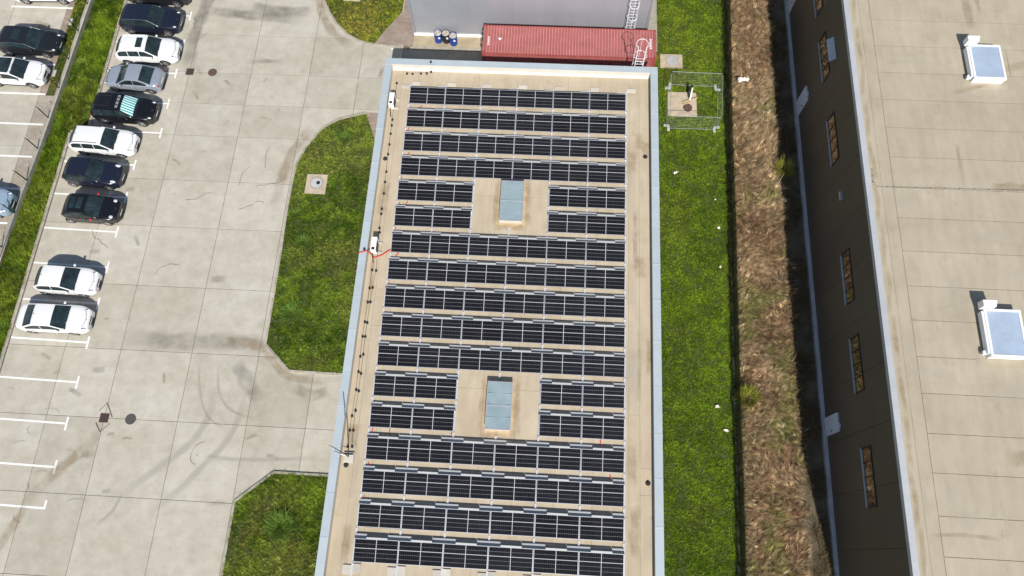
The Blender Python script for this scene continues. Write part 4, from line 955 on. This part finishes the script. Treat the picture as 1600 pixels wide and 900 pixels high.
def car(x, y, z, ang, label, col, L=4.5, W=1.82, H=1.46, wb=2.7, fo=.88, belt=.95, nose=.70, style='hatch', glassroof=None, rails=None,
        sunroof=None, shade=False, mirror=None, plastic=False, lamps='slim', chrome=False, group='parked cars', tr=.0, roofbox=False):
    t = empty('parked_car', (x,y,z), label=label, cat='car', group=group, rz=ang)
    xf = wb/2; xr_ = -wb/2; xn = xf+fo; xt_ = xn-L; RW = .33+tr; ar = RW+.055
    xc = xf-.30; xs = xc-.82; ro = {'sedan':.80,'hatch':.42,'wagon':.30,'suv':.42}[style]
    if style == 'sedan': xb = xt_+.50; xre = xb+.82
    elif style == 'hatch': xb = xt_+.06; xre = xt_+.62
    elif style == 'wagon': xb = xt_+.08; xre = xt_+.60
    else: xb = xt_+.09; xre = xt_+.60
    def wd(px):
        a = max(0,(.85-(xn-px))/.85); b = max(0,(.65-(px-xt_))/.65)
        return W/2*(1-.30*a**2.4-.22*b**2.2)
    def top(px):   # lower body top line
        if px > xc: u = (px-xc)/(xn-xc); return belt+.03-(belt+.03-nose)*(u**2.3)*.95-.04*u
        if style == 'sedan' and px < xb+.1: return belt+.07-.10*sm(xt_+.25,xt_,px)
        return belt
    zb0 = .20+tr*.6
    def zbot(px):
        e = max(0,(.45-(xn-px))/.45)*.05+max(0,(.5-(px-xt_))/.5)*.12; zz = zb0+e
        for c in (xf,xr_):
            d = abs(px-c)
            if d < ar: zz = max(zz, RW+math.sqrt(ar*ar-d*d)*.98)
        return zz
    st = set()
    for q in np.linspace(xt_,xn,34): st.add(round(float(q),3))
    for c in (xf,xr_):
        for a in np.linspace(0,math.pi,13): st.add(round(c+ar*math.cos(a)*.9999,3))
    for d in (.015,.05,.1,.17): st.add(round(xn-d,3)); st.add(round(xt_+d,3))
    st = sorted(st)
    def sect(px):
        w = wd(px); zt = top(px); e1 = 1-max(0,1-(xn-px)/.10)*.0; zb = zbot(px)
        n = max(0,1-(xn-px)/.06)**2; k = max(0,1-(px-xt_)/.08)**2; zt -= .07*n+.05*k; zs = zt-.055
        w *= 1-.03*(n+k)
        lo = zb0+(.06 if n or k else 0)
        pts = [(w*.86,lo),(w*.965,lo+.06),(w*1.0,lo+.42*(zs-lo)),(w*.992,lo+.74*(zs-lo)),(w*.962,zs),(w*.90,zs+.72*(zt-zs)),(w*.62,zt-.004),(w*.3,zt+.006),(0,zt+.01)]
        return [(a, max(b,min(zb,zs-.03)) if i < 4 else b) for i,(a,b) in enumerate(pts)]
    m = MB(); S = [sect(px) for px in st]; k = 17
    for px, s in zip(st,S): m.v += [(px,a,b) for a,b in s]+[(px,-a,b) for a,b in s[-2::-1]]
    for i in range(len(st)-1):
        for j in range(k-1): a = i*k+j; m.f.append((a,a+1,a+k+1,a+k))
    m.f.append(tuple(range(k))); m.f.append(tuple((len(st)-1)*k+j for j in range(k-1,-1,-1)))
    body = m.build('body', col, t, smooth=False); me = body.data
    me.shade_smooth()
    try:
        for e in me.edges: pass
        me.set_sharp_from_angle(angle=R(38))
    except Exception: pass
    # greenhouse
    zr = H
    def zt(px):
        if px >= xs: u = min(max((xc-px)/(xc-xs),0),1); return belt+(zr-.035-belt)*(u**.92)
        if px <= xre: u = min(max((px-xb)/(xre-xb),0),1); base = belt+(.05 if style == 'sedan' else 0); return base+(zr-.05-base)*(u**(.85 if style == 'sedan' else .62))
        u = (px-xre)/(xs-xre); return zr-.05*(1-u)-.035*u+.045*math.sin(math.pi*min(u,1)*.9+.15)
    mid = (xs+xre)/2
    def G(px, s):   # roof surface; s across -1..1
        e = px+(.13 if px > mid else -.10)*s*s*abs((px-mid)/(xc-mid)); wg = wd(px)*.93; h = zt(min(max(e,xb),xc))
        wt = wg-(max(zt(px)-belt,0))*.30
        return (px, wt*s, h+.028*(1-s*s)*min(1,(h-belt)/.2))
    def side(px, q, sg, off=0.0):
        wg = wd(px)*.945; p = G(px,1.0); wt = p[1]; zz = p[2]
        return (px, sg*(wg+(wt-wg)*q+off+.018*math.sin(math.pi*q)), belt-.01+(zz-belt+.01)*q)
    m = MB(); xsn = np.linspace(xb,xc,36)
    m.grid(lambda u, v: G(xb+(xc-xb)*u, 1-2*v), 36, 12)
    for sg in (1,-1): m.grid(lambda u, v: side(xb+(xc-xb)*u, v, sg), 36, 4)
    roofcol = col if glassroof is None else glassroof
    m.build('cabin', col, t, smooth=True)
    def patch(name, u0, u1, s0, s1, mat, off=.006, nu=8, nv=10):
        def P(u, v):
            p = G(u0+(u1-u0)*u, s0+(s1-s0)*v); fx = .6 if u0 > mid else (-.6 if u1 < mid else 0); return (p[0]+fx*off, p[1], p[2]+off)
        return MB().grid(P, nu, nv).build(name, mat, t, smooth=True)
    if shade: patch('sunshade', xs+.05, xc-.10, .92, -.92, CSHADE, .007)
    patch('windshield', xs+.03 if not shade else xc-.09, xc-.02, .95, -.95, CG)
    patch('rear_window', xb+(.06 if style == 'sedan' else .10), xre-.03, .90, -.90, CG)
    patch('cowl', xc-.015, xc+.05, .93, -.93, CTRIM, .012, 2, 8)
    # hood shut line, door seams
    nw = 3 if style in ('wagon','suv') else 2
    a0, a1 = (xb+.32 if style != 'sedan' else xb+.28), xc-.28
    cuts = {2:[a0,(a0+a1)*.5-.06,a1],3:[a0,a0+(a1-a0)*.30,a0+(a1-a0)*.62,a1]}[nw]
    for sg in (1,-1):
        for i in range(nw):
            c0, c1 = cuts[i]+.025, cuts[i+1]-.025
            MB().grid(lambda u, v: side(c0+(c1-c0)*u, .13+.74*v, sg, .008), 10, 3).build('side_window', CG, t, smooth=True)
        if chrome: MB().tube([side(cuts[0]+(cuts[-1]-cuts[0])*u, .91, sg, .012) for u in np.linspace(0,1,14)], .011, 4).build('window_trim', CHROME, t)
        def bs(px, q, off=.004):
            s_ = sect(px); zl = .30+tr; p = np.interp(q,[0,.35,.7,1],[s_[1][0],s_[2][0],s_[3][0],s_[4][0]]); z_ = np.interp(q,[0,.35,.7,1],[s_[1][1],s_[2][1],s_[3][1],s_[4][1]])
            return (px, sg*(p+off), z_)
        m = MB()
        for px in ([cuts[0]+.35,(a0+a1)*.5-.06,a1+.18] if nw == 2 else [cuts[1]-.05,cuts[2],a1+.18]):
            m.grid(lambda u, v: bs(px+(u-.5)*.016, v), 1, 5)
        m.build('door_seam', CDARK, t)
        for px in (cuts[-2]+.16,cuts[-3]+.2): p = bs(px,.86,.02); MB().ell(p,(.10,.02,.016),8,4).build('door_handle', CTRIM if col is paint('black',(.006,.006,.007)) else col, t, smooth=True)
        # sills
        MB().grid(lambda u, v: bs(xr_+ar+(wb-2*ar)*u, v*.2, .008), 8, 1).build('sill', CTRIM, t)
        # mirror
        mp = side(xc-.42, .08, sg, .10)
        mm = MB().ell((mp[0],mp[1]+sg*.02,mp[2]+.06),(.085,.115,.075),10,6).build('mirror', mirror or col, t, smooth=True)
        MB().ell((mp[0],mp[1]-sg*.1,mp[2]+.02),(.04,.09,.02),8,4).build('mirror_arm', CTRIM, mm, smooth=True)
        # head and tail lamps, set into the wing corners
        hw = wd(xn-.20)
        if lamps == 'round': MB().ell((xn-.34,sg*hw*.80,top(xn-.34)-.03),(.16,.125,.06),12,6).build('headlight', CHEAD, t, smooth=True)
        elif lamps == 'big': MB().ell((xn-.36,sg*hw*.83,top(xn-.36)-.03),(.25,.11,.065),12,6).build('headlight', CHEAD, t, smooth=True)
        else:
            hl = MB().ell((xn-.28,sg*hw*.84,top(xn-.28)-.055),(.22,.085,.06),12,6).build('headlight', CHEAD, t, smooth=True)
            MB().ell((xn-.27,sg*hw*.84,top(xn-.28)-.045),(.12,.055,.06),10,6).build('lamp_lens', CDARK, hl, smooth=True)
        MB().ell((xt_+.10,sg*wd(xt_+.10)*.90,belt-.14),(.13,.06,.12),10,6).build('tail_light', CTAIL, t, smooth=True)
    # front: grille, intake, plate; rear: plate, bumper strip
    gz_ = nose-.10
    def front(y0, y1, z0, z1, name, mat, off=.012, par=None):
        def P(u, v):
            yy = y0+(y1-y0)*u; q = abs(yy)/(W/2); return (xn+off-.26*q**2.4, yy, z0+(z1-z0)*v)
        return MB().grid(P, 12, 1).build(name, mat, par or t, smooth=True)
    g = front(-.46,.46,gz_-.14,gz_+.03,'grille',CTRIM,.016)
    front(-.44,.44,gz_-.06,gz_-.045,'grille_bar',CHROME if chrome or lamps != 'slim' else M['darksteel'],.022,g)
    front(-.62,.62,.27+tr,.42+tr,'air_intake',CTRIM,.014)
    front(-.26,.26,.45+tr*.5,.55+tr*.5,'number_plate',M['white'],.028)
    def hoodline(u, v):
        yy = -.66+1.32*u; return (xn-.20-.28*(abs(yy)/.8)**2.2+.02*v, yy, top(xn-.22-.28*(abs(yy)/.8)**2.2)+.006-.03*(abs(yy)/.8)**3)
    MB().grid(hoodline, 14, 1).build('hood_seam', CDARK, t)
    MB().ell((xn-.16,0,top(xn-.16)+.005),(.035,.045,.01),8,4).build('badge', CHROME, t, smooth=True)
    MB().box(xt_-.012,xt_+.03,-.26,.26,.55+tr*.5,.66+tr*.5).build('number_plate', M['white'], t)
    MB().box(xt_-.01,xt_+.06,-W/2*.74,W/2*.74,.26+tr,.38+tr).build('rear_bumper', CTRIM, t)
    MB().box(xt_+.2,xn-.2,-W/2*.80,W/2*.80,.17+tr*.6,.55+tr).build('underbody', CDARK, t)
    if plastic:
        for sg in (1,-1):
            for c in (xf,xr_):
                m = MB()
                for i in range(13):
                    a = math.pi*i/12; w_ = max(wd(c+ar*math.cos(a)),wd(c))+.006
                    m.v += [(c+ar*.98*math.cos(a), sg*w_, RW+ar*.98*math.sin(a)),(c+(ar+.06)*math.cos(a), sg*(w_-.004), RW+(ar+.06)*math.sin(a))]
                m.f = [(2*i,2*i+2,2*i+3,2*i+1) for i in range(12)]; m.build('arch_trim', CTRIM, t)
    if rails is not None:
        for sg in (1,-1): MB().tube([(lambda p: (p[0],p[1],p[2]+.03))(G(xre+.05+(xs-xre-.25)*u, sg*.93)) for u in np.linspace(0,1,12)], .018, 5).build('roof_rail', rails, t)
    for k, (f0, f1, hw_) in enumerate(sunroof or ()): 
        ln = xs-xre; o_ = patch('sunroof', xre+ln*f0, xre+ln*f1, -hw_, hw_, CG, .008, 6, 6)
    if glassroof is not None: patch('glass_roof', xre-.02, xs+.02, -.9, .9, glassroof, .007, 10, 8)
    if roofbox:
        m = MB(); p0 = G(xre+.15,0)[2]+.03
        m.tube([(xre+.05,-.42,p0),(xs-.75,-.42,p0+.03),(xs-.75,.42,p0+.03),(xre+.05,.42,p0)], .016, 5, closed=True)
        for q in np.linspace(xre+.2,xs-.9,6): m.tube([(q,-.42,p0+.012),(q+random.uniform(-.1,.1),.42,p0+.012)], .011, 4)
        m.build('roof_rack', M['darksteel'], t)
        for s in (-.3,0,.3): MB().ell((xs-.22,s,G(xs-.22,s/.7)[2]+.03),(.07,.09,.05),10,6).build('roof_lamp', M['darksteel'], t, smooth=True)
        MB().box(xs-.32,xs-.14,-.5,.5,zr+.0,zr+.03).build('lamp_bar', M['galv'], t)
    MB().tube([G(xre+.12,0),(xre+.02,0,zr+.10)], .012, 4).build('antenna', CTRIM, t)
    tm, rm, dm = wheel_mesh()
    for c in (xf,xr_):
        for sg in (1,-1):
            w = put('wheel', tm, None, t, (c, sg*(W/2-.125), RW)); w.rotation_euler = (0,random.uniform(0,1.2),0 if sg > 0 else math.pi); w.scale = (RW/.33,1,RW/.33)
            put('rim', rm, None, w); put('brake_disc', dm, None, w)
    return t
WHITE = paint('white',(.735,.735,.73)); BLK = paint('black',(.006,.006,.007)); NAVY = paint('navy',(.010,.013,.026)); SILV = paint('silver',(.36,.40,.46),.3,.35)
BLUE = paint('iceblue',(.30,.40,.50),.3,.2); DKG = paint('darkgrey',(.012,.013,.016))
# placement from the wheels nearest the camera: axle mid point and heading
def pose(a, b, z=0.0, W=1.82):
    ax, ay = a; bx, by = b; an = math.atan2(by-ay, bx-ax); mx, my = (ax+bx)/2, (ay+by)/2; h = W/2-.03
    return mx-math.sin(an)*h, my+math.cos(an)*h, z, an
row = 'cars parked along the grass verge'; up = 'cars on the upper car park'
car(*pose((-31.79,38.60),(-28.88,38.52),0,1.9), 'black SUV cut off by the top edge above the navy SUV', DKG, L=4.85, W=1.92, H=1.72, wb=2.91, fo=.90, belt=1.08, nose=.86, style='suv', tr=.04, plastic=True, group=row)
car(*pose((-31.78,35.87),(-28.99,35.83),0,1.88), 'dark navy SUV with chrome window trim next to the white estate', NAVY, L=4.46, W=1.88, H=1.62, wb=2.81, fo=.86, belt=1.03, nose=.84, style='suv', tr=.03, chrome=True, group=row)
car(*pose((-31.43,33.14),(-28.65,33.19),0,1.86), 'white estate with black roof panel next to the silver saloon', WHITE, L=4.58, W=1.86, H=1.50, wb=2.82, fo=.96, style='wagon', sunroof=[(.62,.86,.62)], rails=WHITE, group=row)
px, py, pz, pa = pose((-31.83,30.77),(-29.10,30.66),0,1.77)
car(px, py, pz, pa+math.pi, 'silver hatchback saloon parked nose to the grass', SILV, L=4.20, W=1.77, H=1.41, wb=2.68, fo=.78, style='sedan', group=row)
car(*pose((-31.86,28.0),(-29.13,27.88),0,1.84), 'black off-roader with striped foil sunshade and roof rack', BLK, L=4.55, W=1.84, H=1.70, wb=2.73, fo=.92, belt=1.06, nose=.88, style='suv', tr=.05, shade=True, roofbox=True, plastic=True, group=row)
car(*pose((-32.79,25.37),(-30.01,25.26),0,1.83), 'white estate with dark roof rails beside the black off-roader', WHITE, L=4.62, W=1.83, H=1.47, wb=2.79, fo=.92, style='wagon', rails=M['black'], group=row)
car(*pose((-32.89,22.85),(-30.30,22.69),0,1.78), 'dark blue tall hatchback with big pale headlamps', NAVY, L=3.97, W=1.78, H=1.62, wb=2.61, fo=.84, belt=1.05, nose=.86, style='suv', lamps='big', group=row)
car(*pose((-32.32,20.07),(-29.73,20.0),0,1.79), 'black small car with red mirrors and round headlamps', BLK, L=3.76, W=1.79, H=1.52, wb=2.595, fo=.80, belt=1.03, nose=.86, style='suv', lamps='round', mirror=paint('red',(.50,.012,.015)), sunroof=[(.12,.42,.6),(.50,.80,.6)], group=row)
car(*pose((-32.63,14.82),(-30.04,14.77),0,1.80), 'white hatchback parked above the white saloon', WHITE, L=4.02, W=1.80, H=1.42, wb=2.62, fo=.86, style='hatch', group=row)
car(*pose((-32.72,12.14),(-29.95,12.15),0,1.83), 'white saloon, the last parked car of the row', WHITE, L=4.62, W=1.83, H=1.42, wb=2.80, fo=.95, style='sedan', group=row)
car(*pose((-40.5,38.12),(-37.55,38.2),.35,1.88), 'white car cut off by the top left edge', WHITE, L=4.8, W=1.88, H=1.66, wb=2.9, fo=.88, belt=1.03, nose=.84, style='suv', tr=.03, group=up)
car(*pose((-40.36,33.32),(-37.48,33.23),.35,1.88), 'black saloon with a sunroof on the upper car park', DKG, L=4.6, W=1.88, H=1.46, wb=2.87, fo=.92, style='hatch', sunroof=[(.45,.72,.6)], chrome=True, group=up)
car(*pose((-40.43,30.61),(-37.8,30.56),.35,1.83), 'white car with a black glass roof beside the black saloon', WHITE, L=4.25, W=1.83, H=1.48, wb=2.66, fo=.88, belt=.98, nose=.78, style='hatch', glassroof=CG, plastic=True, group=up)
car(-38.55, 21.0, .35, R(-2), 'pale blue car cut off by the left edge', BLUE, L=4.5, W=1.84, H=1.58, wb=2.75, fo=.90, belt=1.0, nose=.80, style='hatch', group=up)

# ================================================================== LITTER
LIT = [(8.9,25.78,.42,.22,'large white paper scrap on the lawn near the wire enclosure'),(11.55,23.83,.14,.14,'smallest white scrap on the lawn by the dark fence'),(11.68,21.72,.22,.2,'white scrap by the fence level with the upper skylight'),(11.7,18.89,.2,.16,'white scrap by the fence just below the upper skylight'),(11.13,9.6,.28,.2,'pinkish white scrap on the lawn level with the lower skylight'),(11.62,8.17,.18,.4,'long white scrap against the fence near the lower skylight'),(13.75,33.2,.95,.5,'crumpled white sheet lying in the dry weeds')]
for k, (x, y, w, d, lab) in enumerate(LIT):
    rs = np.random.RandomState(k+3); zb_ = .08 if k < 6 else .55; rz = rs.uniform(0,1.2); dz = rs.rand(7,7)*.12*max(w,.3)/.4
    sh = rs.uniform(.55,1.0,24)
    def P(u, v):
        a, b = u-.5, v-.5; an = math.atan2(b,a); f = sh[int((an+math.pi)/(2*math.pi)*23)]; X_, Y_ = a*w*f, b*d*f
        return (X_*math.cos(rz)-Y_*math.sin(rz), X_*math.sin(rz)+Y_*math.cos(rz), dz[int(round(u*6)),int(round(v*6))])
    MB().grid(P, 6, 6).build('litter', M['litter'], loc=(x,y,zb_), label=lab, cat='litter', group='white litter' if k < 6 else None)
MB().bbox(-12.0,-11.75,35.36,35.45,0.004,.06,.01).build('floor_marker', M['white'], label='small white block on the concrete at the passage mouth', cat='block')

# ================================================================== VEGETATION
SL = lambda x,y,a,b: [(x-a,y-b),(x+a,y-b),(x+a,y+b),(x-a,y+b)]
lawn('grass', LAWN, 1500, 'bright green mown lawn east of the flat-roofed building', 1, tone=(1.26,1.38,.95), hh=(.045,.085), dryness=.35, vary=.20, patch=.55, per=8, tuft=.06,
     holes=[SL(8.78,35.1,.83,.6), SL(9.5,31.42,1.03,1.0)])
lawn('grass', bed_c, 1500, 'green grass in the large kerbed bed beside the building', 2, tone=(1.06,1.16,1.1), vary=.26, holes=[SL(-15.95,23.8,.72,.75)], z0=.03)
lawn('grass', bed_s, 1300, 'green grass in the lower kerbed bed at the bottom edge', 3, hh=(.07,.15), z0=.03, tone=(1.08,1.16,1.1))
lawn('grass', bed_n, 1300, 'patchy grass in the rounded bed at the top edge', 4, tone=(1.25,1.1,1.0), z0=.03, holes=[SL(-15.55,40.1,.65,.45)])
lawn('grass', strip_w, 1300, 'rough green grass on the verge between the car parks', 5, hh=(.08,.24), tone=(1.0,1.1,.8), z0=.03, dryness=.6)
lawn('grass', [(-36.85,31),(-36.0,30.2),(-35.95,34),(-35.85,39),(-35.75,50),(-36.85,50)], 1300, 'narrow strip of grass beside the upper car park', 6, z0=.35, tone=(1.15,1.0,.9))
def weedclump(x, y, r, n, label, z0=.03, col=(.15,.25,.045), h=.30):
    rs = np.random.RandomState(int(abs(x*100+y*10))); a = rs.uniform(0,2*np.pi,n); rr = r*.7*np.sqrt(rs.rand(n))
    bx = x+rr*np.cos(a); by = y+rr*np.sin(a); t = rs.uniform(.6,1.25,(n,1))
    blades('weed_clump', bx, by, h*rs.uniform(.4,1,n), rs.uniform(.02,.035,n), a+rs.uniform(-1.4,1.4,n), r*rs.uniform(.15,.8,n), np.array(col)[None,:]*t, z0, 2, label=label, cat='weed', group='leafy weed clumps')
weedclump(-14.42,27.58,.55,260,'pale weed clump near the pointed end of the big bed')
weedclump(-16.2,14.4,.75,420,'broad bright weed clump in the lower part of the big bed')
weedclump(-17.0,21.5,.5,200,'weed clump by the kerb beside the manhole slab')
weedclump(-16.2,19.4,.6,220,'small weed clump below the manhole slab')
weedclump(-14.7,1.2,.9,500,'large spiky weed clump in the lower grass bed',h=.5)
weedclump(-35.0,33.0,.6,260,'yellowish weed clump on the verge beside the navy and white cars',col=(.26,.36,.06))
weedclump(-34.75,12.4,.45,200,'bright weed clump at the kerb behind the white saloon')
weedclump(16.2,26.2,.75,260,'yellow-green weed leaning out of the dry strip into shade',z0=.3,col=(.36,.36,.07),h=.8)
weedclump(12.95,10.2,.75,420,'yellow-green bush by the dark fence at the lower dry strip',z0=.1,col=(.30,.32,.05),h=.9)
# tall dry weeds, in leaning bundles
rs = np.random.RandomState(21); n = 46000; per = 8
x = rs.uniform(12.0,16.6,n); y = rs.uniform(-6,46,n); lim = 16.05+.9*(fbm(x*0+3,y,.9)-.5)*2; lo = 12.22+.0225*y+.25*(vn(x*0,y,1.1)-.3)
k = (x < lim) & (x > lo); x, y = x[k], y[k]; b = fbm(x+9,y+55,.9); k = rs.rand(len(x)) < np.clip(.1+1.6*b,.2,1); x, y = x[k], y[k]; n = len(x)
a = fbm(x,y,2.6); b = fbm(x+9,y+55,.8); g = fbm(x-31,y+12,1.5); r = rs.rand(n)
straw = np.array([.45,.345,.205]); rust = np.array([.245,.148,.085]); brown = np.array([.115,.072,.042]); grn = np.array([.21,.215,.07]); pale = np.array([.56,.46,.31])
t = np.clip((a-.44)*2.2+(r-.5)*1.2+.22+np.clip((y-14)/22,-.1,1)*.42,0,1)[:,None]; col = rust*(1-t)+straw*t
d = np.clip((.46-b)*3+(rs.rand(n)-.5)*.9,0,1)[:,None]; col = col*(1-d)+brown*d
gm_ = np.clip((g-.595)*6+(rs.rand(n)-.62)*.8,0,.85)[:,None]; col = col*(1-gm_)+grn*gm_
col = np.where((rs.rand(n) < .05)[:,None], pale, col)
edge = np.clip((13.0-x)/.5,0,1)[:,None]; col = col*(1-edge*.5)+np.array([.24,.21,.13])*edge*.5
col = 1.25*col*np.exp(rs.normal(0,.45,(n,1)))
an = np.where(rs.rand(n) < .5, 0, np.pi)+(fbm(x+200,y+100,2.4)-.5)*4.0+rs.normal(0,.45,n); h = rs.uniform(.10,.40,n)*(.35+1.2*b); ln = rs.uniform(.14,.42,n)
x,y,an,h,ln = [np.repeat(v,per) for v in (x,y,an,h,ln)]; col = np.repeat(col,per,0); m = len(x)
x = x+rs.normal(0,.05,m); y = y+rs.normal(0,.035,m)
blades('dry_weeds', x, y, h*rs.uniform(.6,1.3,m), rs.uniform(.007,.016,m), an+rs.normal(0,.22,m), ln*rs.uniform(.6,1.3,m), col*rs.uniform(.7,1.3,(m,1)), 0.0, 2, label='tall dry brown weeds filling the strip beside the dark fence', cat='weeds', kind='stuff')
# a few taller bare stalks sticking out
n = 420; x = rs.uniform(12.9,16.3,n); y = rs.uniform(-4,44,n); col = np.where((rs.rand(n) < .5)[:,None], pale, rust)*rs.uniform(.6,1.2,(n,1))
blades('dry_stalks', x, y, rs.uniform(.4,1.0,n), rs.uniform(.018,.03,n), rs.uniform(0,6.28,n), rs.uniform(.3,.9,n), col, 0.0, 2, label='pale bare stalks sticking out of the dry weeds', cat='weeds', kind='stuff')
# thin sparse weeds in the shade of the brown warehouse
rs = np.random.RandomState(22); n = 26000
x = rs.uniform(16.0,17.3,n); y = rs.uniform(-6,46,n); b = fbm(x,y,.9); k = rs.rand(n) < np.clip((b-.38)*3,0,1); x,y,b = x[k],y[k],b[k]; n = len(x)
col = np.array([.17,.13,.07])*rs.uniform(.4,1.5,(n,1))
blades('shade_weeds', x, y, rs.uniform(.1,.45,n), rs.uniform(.012,.022,n), rs.uniform(0,6.28,n), rs.uniform(.1,.5,n), col, 0.0, 2, label='sparse dark weeds in the shade along the brown wall', cat='weeds', kind='stuff')
# weeds along the foot of the dark fence
rs = np.random.RandomState(23); n = 16000
y = rs.uniform(-6,46,n); x = 12.2+.0175*y+rs.normal(0,.12,n); col = np.array([.07,.085,.03])*rs.uniform(.4,1.6,(n,1))
blades('fence_weeds', x, y, rs.uniform(.1,.5,n), rs.uniform(.012,.024,n), rs.uniform(0,6.28,n), rs.uniform(.05,.35,n), col, 0.0, 2, label='straggling dark weeds along the foot of the mesh fence', cat='weeds', kind='stuff')
